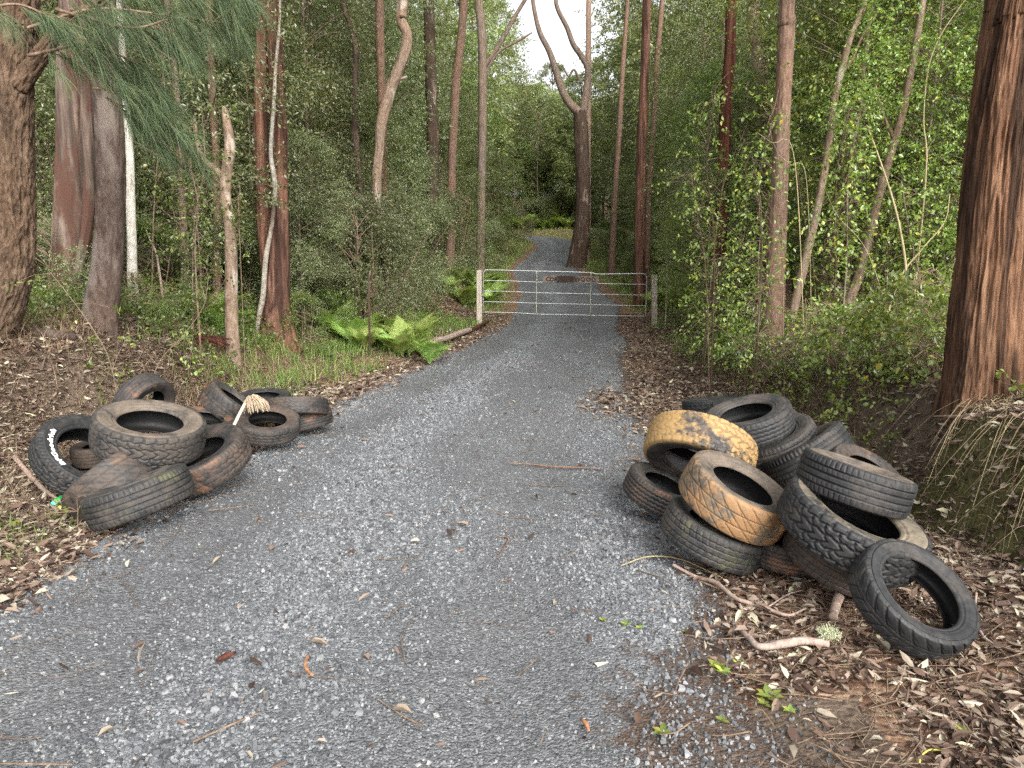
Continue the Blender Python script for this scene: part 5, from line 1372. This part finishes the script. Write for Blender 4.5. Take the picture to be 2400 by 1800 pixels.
stem_plant('sapling', 'lime-green leafy tuft sprouting from the snag', 'sapling', [(513, 520), (516, 460), (520, 410)], 9.3, .006, 'twig', 'leaf_bright', 30, .05, lo=.75, tl=.12, m=7)
stem_plant('sapling', 'thin leaning sapling in front of the grey-brown trunk', 'sapling', [(262, 850), (240, 790), (200, 710), (150, 640), (110, 590)], 6.2, .0055, 'twig', 'leaf_bright', 14, .045, lo=.2, tl=.1, m=5)
stem_plant('sapling', 'thin sapling leaning right above the left tyre heap', 'sapling', [(300, 850), (340, 790), (400, 720), (440, 660), (450, 600)], 6.6, .005, 'twig', 'leaf_bright', 10, .045, lo=.3, tl=.1, m=5)
stem_plant('fallen_branch', 'pale dead branch leaning between the left trunks', 'branch', [(352, 600), (340, 560), (325, 520), (312, 490)], 9.8, .018, 'deadwood')
for i in range(15):
    x = random.uniform(1500, 2080); Yd = random.uniform(7.2, 11.5); yb = 760 - (Yd - 7) * 22; h = random.uniform(250, 560); dx = random.uniform(-60, 60)
    stem_plant('sapling', 'slender sapling with bright leaves in the thicket right of the road', 'sapling', [(x, yb), (x + dx * .3, yb - h * .35), (x + dx * .6 + random.uniform(-20, 20), yb - h * .7), (x + dx, yb - h)],
               Yd, random.uniform(.006, .014), random.choice(['twig', 'darktrunk', 'greytrunk']), 'leaf_bright', 85, .048, group='saplings in the thicket right of the road', wf=.3)
for i in range(10):
    x = random.choice([random.uniform(80, 130), random.uniform(300, 480), random.uniform(380, 470)]); Yd = random.uniform(8.6, 12.5); yb = 650; h = random.uniform(250, 520); dx = random.uniform(-50, 50)
    stem_plant('sapling', 'slender sapling with grey-green leaves among the trunks left of the road', 'sapling', [(x, yb), (x + dx * .3, yb - h * .35), (x + dx * .6 + random.uniform(-20, 20), yb - h * .7), (x + dx, yb - h)],
               Yd, random.uniform(.006, .014), random.choice(['twig', 'greytrunk']), 'leaf_mid', 75, .048, group='saplings among the trunks left of the road')
for i in range(16):
    x = random.uniform(1520, 2100); Yd = random.uniform(6.8, 12); y0 = random.uniform(350, 740); L = random.uniform(90, 320); a = random.uniform(.2, 2.9); c = random.uniform(-60, 60)
    stem_plant('vine', 'thin bare tangled stem in the thicket right of the road', 'vine', [(x, y0), (x + L * .35 * math.cos(a) + c * .4, y0 - L * .35 * math.sin(a)), (x + L * .7 * math.cos(a) + c * .5, y0 - L * .75 * math.sin(a)), (x + L * math.cos(a), y0 - L * math.sin(a))],
               Yd, random.uniform(.003, .007), random.choice(['twig', 'vine', 'darktrunk']), group='bare stems in the thicket right of the road')

# ------------------------------------------------------------------ fallen wood and small things on the ground
def stick(name, label, cat, pts, r, mat, twigs=(), lift=.0, sides=10, group=None, zz=None, jag=True):
    """pts: display pixels lying on the ground"""
    P = [ground_px(x, y) for x, y in pts]
    if zz: P = [p + np.array([0, 0, z]) for p, z in zip(P, zz)]
    rr = np.array(r if hasattr(r, '__len__') else [r] * len(P), float); lift += .018 if rr.max() > .0055 else .008
    P = [p + np.array([0, 0, q * .7 + lift]) for p, q in zip(P, rr)]
    for p, q in zip(P, rr): p[2] = max(p[2], float(road_z(np.array([p[0]]), np.array([p[1]]))[0]) + q * .6 + lift)
    o = P[0].copy(); root = empty(name, o, 0, label, cat, group)
    PP, RR = resample([p - o for p in P], list(rr), max(.012, rr.max() * .5))
    V, Fs = tube(PP, RR, sides if sides < 16 else sides, True, (lambda th, P_, R_: .12 * R_[:, None] * fbm(np.cos(th)[None] * 3, np.sin(th)[None] * 3, np.arange(len(P_))[:, None] * .35, octv=3, seed=5)))
    obj('stem', mesh('stem', V, Fs, M[mat]), root)
    for tp, tr in twigs:
        Q = [ground_px(x, y) + np.array([0, 0, tr * .8 + lift + .004]) - o for x, y in tp]; PP, RR = resample(Q, list(np.linspace(tr, tr * .4, len(Q))), .02)
        V, Fs = tube(PP, RR, 7); obj('twig', mesh('twig', V, Fs, M[mat]), root)
    return root
stick('fallen_log', 'mossy fallen log with a splintered end behind the she-oak', 'log', [(20, 662), (70, 668), (110, 676), (148, 684)], [.05, .055, .05, .04], 'darktrunk', sides=18)
stick('fallen_log', 'half-buried log with a red rotten end on the left bank', 'log', [(10, 722), (60, 730), (110, 734), (165, 738)], [.05, .05, .045, .03], 'greybrown', sides=18)
stick('fallen_branch', 'smooth tan fallen branch resting against the snag and red trunk', 'branch', [(455, 635), (500, 622), (545, 605), (590, 590)], [.03, .035, .032, .02], 'tan', sides=12, zz=(.02, .05, .10, .16))
stick('fallen_branch', 'pale fallen branch with a dark rotten end at the foot of the gate post', 'branch', [(905, 750), (935, 748), (965, 742), (995, 730), (1015, 722)], [.035, .055, .06, .065, .055], 'deadwood', sides=14, lift=.05)
stick('rotten_stub', 'dark rotten end of wood beside the gate post', 'log', [(1008, 724), (1030, 715), (1048, 705), (1062, 697)], [.055, .05, .04, .01], 'rotwood', sides=14, zz=(0, .03, .05, .06))
stick('tree_root', 'dark root poking out of the earth bank behind the left heap', 'root', [(475, 812), (495, 830), (515, 850), (530, 868)], [.02, .025, .02, .012], 'darktrunk', zz=(.05, .05, .02, 0))
stick('fallen_branch', 'lichen-spotted branch lying down the slope at the left edge', 'branch', [(32, 1000), (62, 1035), (95, 1070), (135, 1098)], [.016, .018, .016, .01], 'deadwood', lift=.01)
stick('fallen_stick', 'long thin brown stick lying across the road with a forked end', 'stick', [(1100, 1020), (1150, 1022), (1200, 1030), (1255, 1034), (1300, 1038)], [.004, .006, .007, .006, .004], 'brownstick',
      [([(1265, 1000), (1285, 1020), (1310, 1040), (1340, 1065)], .006), ([(1300, 1040), (1318, 1058), (1345, 1080)], .004), ([(1255, 1034), (1290, 1026), (1322, 1040)], .005), ([(1250, 1032), (1285, 1048), (1320, 1052)], .003), ([(1322, 1040), (1320, 1060)], .003)])
stick('fallen_branch', 'long pale S-shaped branch on the leaf litter in front of the right heap', 'branch', [(1452, 1258), (1505, 1262), (1545, 1275), (1590, 1310), (1640, 1325), (1700, 1345), (1740, 1330)], [.008, .010, .012, .010, .009, .007, .004], 'deadwood',
      [([(1655, 1330), (1700, 1300), (1735, 1290)], .004)], lift=.01)
stick('fallen_branch', 'crooked grey branch with orange broken ends near the lower right', 'branch', [(1590, 1368), (1615, 1395), (1640, 1418), (1690, 1412), (1740, 1405), (1790, 1412)], [.008, .013, .014, .017, .018, .014], 'deadwood', lift=.01)
stick('fallen_branch', 'thick short grey branch poking out from under the near black tyre', 'branch', [(1798, 1358), (1808, 1320), (1820, 1298), (1846, 1280)], [.018, .022, .019, .016], 'deadwood', lift=.02)
stick('fallen_branch', 'smooth brown root lying inside the ring of the near black tyre', 'branch', [(1905, 1240), (1935, 1248), (1965, 1250), (1990, 1245)], [.02, .026, .028, .02], 'orangewood', lift=.03)
stick('fallen_stick', 'curved thin stick beside the near black tyre', 'stick', [(2108, 1290), (2105, 1340), (2120, 1385), (2150, 1410)], [.005, .006, .006, .004], 'deadwood')
stick('fallen_stick', 'orange Y-shaped stick on the gravel near the bottom of the road', 'stick', [(668, 1462), (662, 1490), (678, 1512)], [.005, .007, .005], 'orangewood', [([(662, 1490), (648, 1494)], .005)])
stick('bark_strip', 'dark strip of bark lying on the gravel left of the orange stick', 'bark', [(470, 1470), (492, 1462), (512, 1450)], [.006, .014, .004], 'rotwood')
stick('fallen_stick', 'small dark brown hooked stick in the middle of the road', 'stick', [(1075, 1190), (1098, 1194), (1088, 1215), (1075, 1235)], [.003, .005, .004, .003], 'brownstick', [([(1098, 1194), (1118, 1196)], .003)])
stick('fallen_stick', 'reddish curled bark chip on the right side of the road', 'stick', [(1255, 1590), (1265, 1605), (1272, 1618)], [.004, .008, .003], 'orangewood')
stick('fallen_stick', 'slender dark twig lying at the bottom edge of the road', 'stick', [(420, 1655), (500, 1618), (562, 1592)], [.004, .004, .003], 'twig')
stick('fallen_stick', 'thin pale twig arching over the leaves at the gravel edge', 'stick', [(1340, 1268), (1400, 1245), (1470, 1240), (1560, 1262)], [.003, .004, .003, .002], 'vine', lift=.02)
stick('yellow_cord', 'short loop of yellow cord at the bottom right', 'cord', [(1985, 1659), (1990, 1640), (2010, 1628), (2040, 1632)], [.003] * 4, 'yellow')
stick('fallen_branch', 'forked dead branch jutting from the bank below the huge trunk', 'branch', [(2010, 945), (2045, 942), (2075, 938), (2100, 925)], [.006, .010, .014, .016], 'deadwood', zz=(.12, .10, .08, .05))
def slab():
    p = ground_px(440, 745); o = obj('rotten_slab', None) if False else None
    root = empty('rotten_log', p, 0, 'crumbling dark red rotten log on the crest of the left bank', 'log')
    mb = MB()
    for k in range(9):
        a = rng.normal(0, .18); d = np.array([.32 + rng.normal(0, .05), rng.normal(0, .06), -.06 + rng.normal(0, .04)]); q = np.array([-.12 + rng.normal(0, .05), rng.normal(0, .05), .06 + rng.uniform(-.03, .05)])
        P = catmull([q, q + d * .5 + [0, 0, .02], q + d], 6); V, Fs = tube(P, np.linspace(.035, .012, len(P)) * rng.uniform(.6, 1.1), 7, True, lambda th, P_, R_: .45 * R_[:, None] * vnoise(np.cos(th)[None] * 4, np.sin(th)[None] * 4, np.arange(len(P_))[:, None] * .2, seed=k))
        mb.add(V, Fs)
    obj('heartwood', mb.build('heartwood', M['rotwood'], False), root)
slab()
def lichen():
    p = ground_px(1790, 1385); n = 1100; T = p + np.clip(rng.normal(0, .015, (n, 3)), -.03, .03) * np.array([1.2, 1.2, .7]) + np.array([0, 0, .03])
    V, Fc = leaves(T, rdir(n, .6), rdir(n), rng.uniform(.012, .03, n), np.full(n, .0016), .3)
    tag(obj('lichen_tuft', mesh('lichen_tuft', V - p, Fc, M['lichen'], False), None, p), 'pale yellow-green tuft of lichen on the crooked grey branch', 'lichen')
lichen()
def seedling(x, y, sc, label, nl=6):
    p = ground_px(x, y); p[2] = float(road_z(np.array([p[0]]), np.array([p[1]]))[0]); a = np.arange(nl) * 2 * PI / nl + rng.random(nl) * .6
    D = np.column_stack([np.cos(a), np.sin(a), rng.uniform(.15, .8, nl)]); T = np.repeat(np.array([[0, 0, .008]]), nl, 0)
    V, Fc = leaves(T, D, np.tile([0, 0, 1.], (nl, 1)), sc * rng.uniform(.7, 1.2, nl), sc * .28 * np.ones(nl), .2, True)
    tag(obj('seedling', mesh('seedling', V, Fc, M['leaf_bright'], False), None, p), label, 'seedling', 'green seedlings sprouting through the gravel')
for x, y, s_ in ((1548, 1480, .05), (1560, 1488, .04), (1662, 1515, .055), (1650, 1530, .03), (1350, 1385, .03), (1300, 1375, .025), (1380, 1392, .022), (1430, 1625, .04), (1600, 1440, .025), (1480, 1400, .02), (1705, 1545, .03), (1555, 1600, .03),
                 (1620, 1470, .022), (2080, 1590, .03), (1735, 1470, .02), (1590, 1460, .02)):
    seedling(x, y, s_, 'tiny bright green seedling sprouting between gravel and leaf litter at lower right')
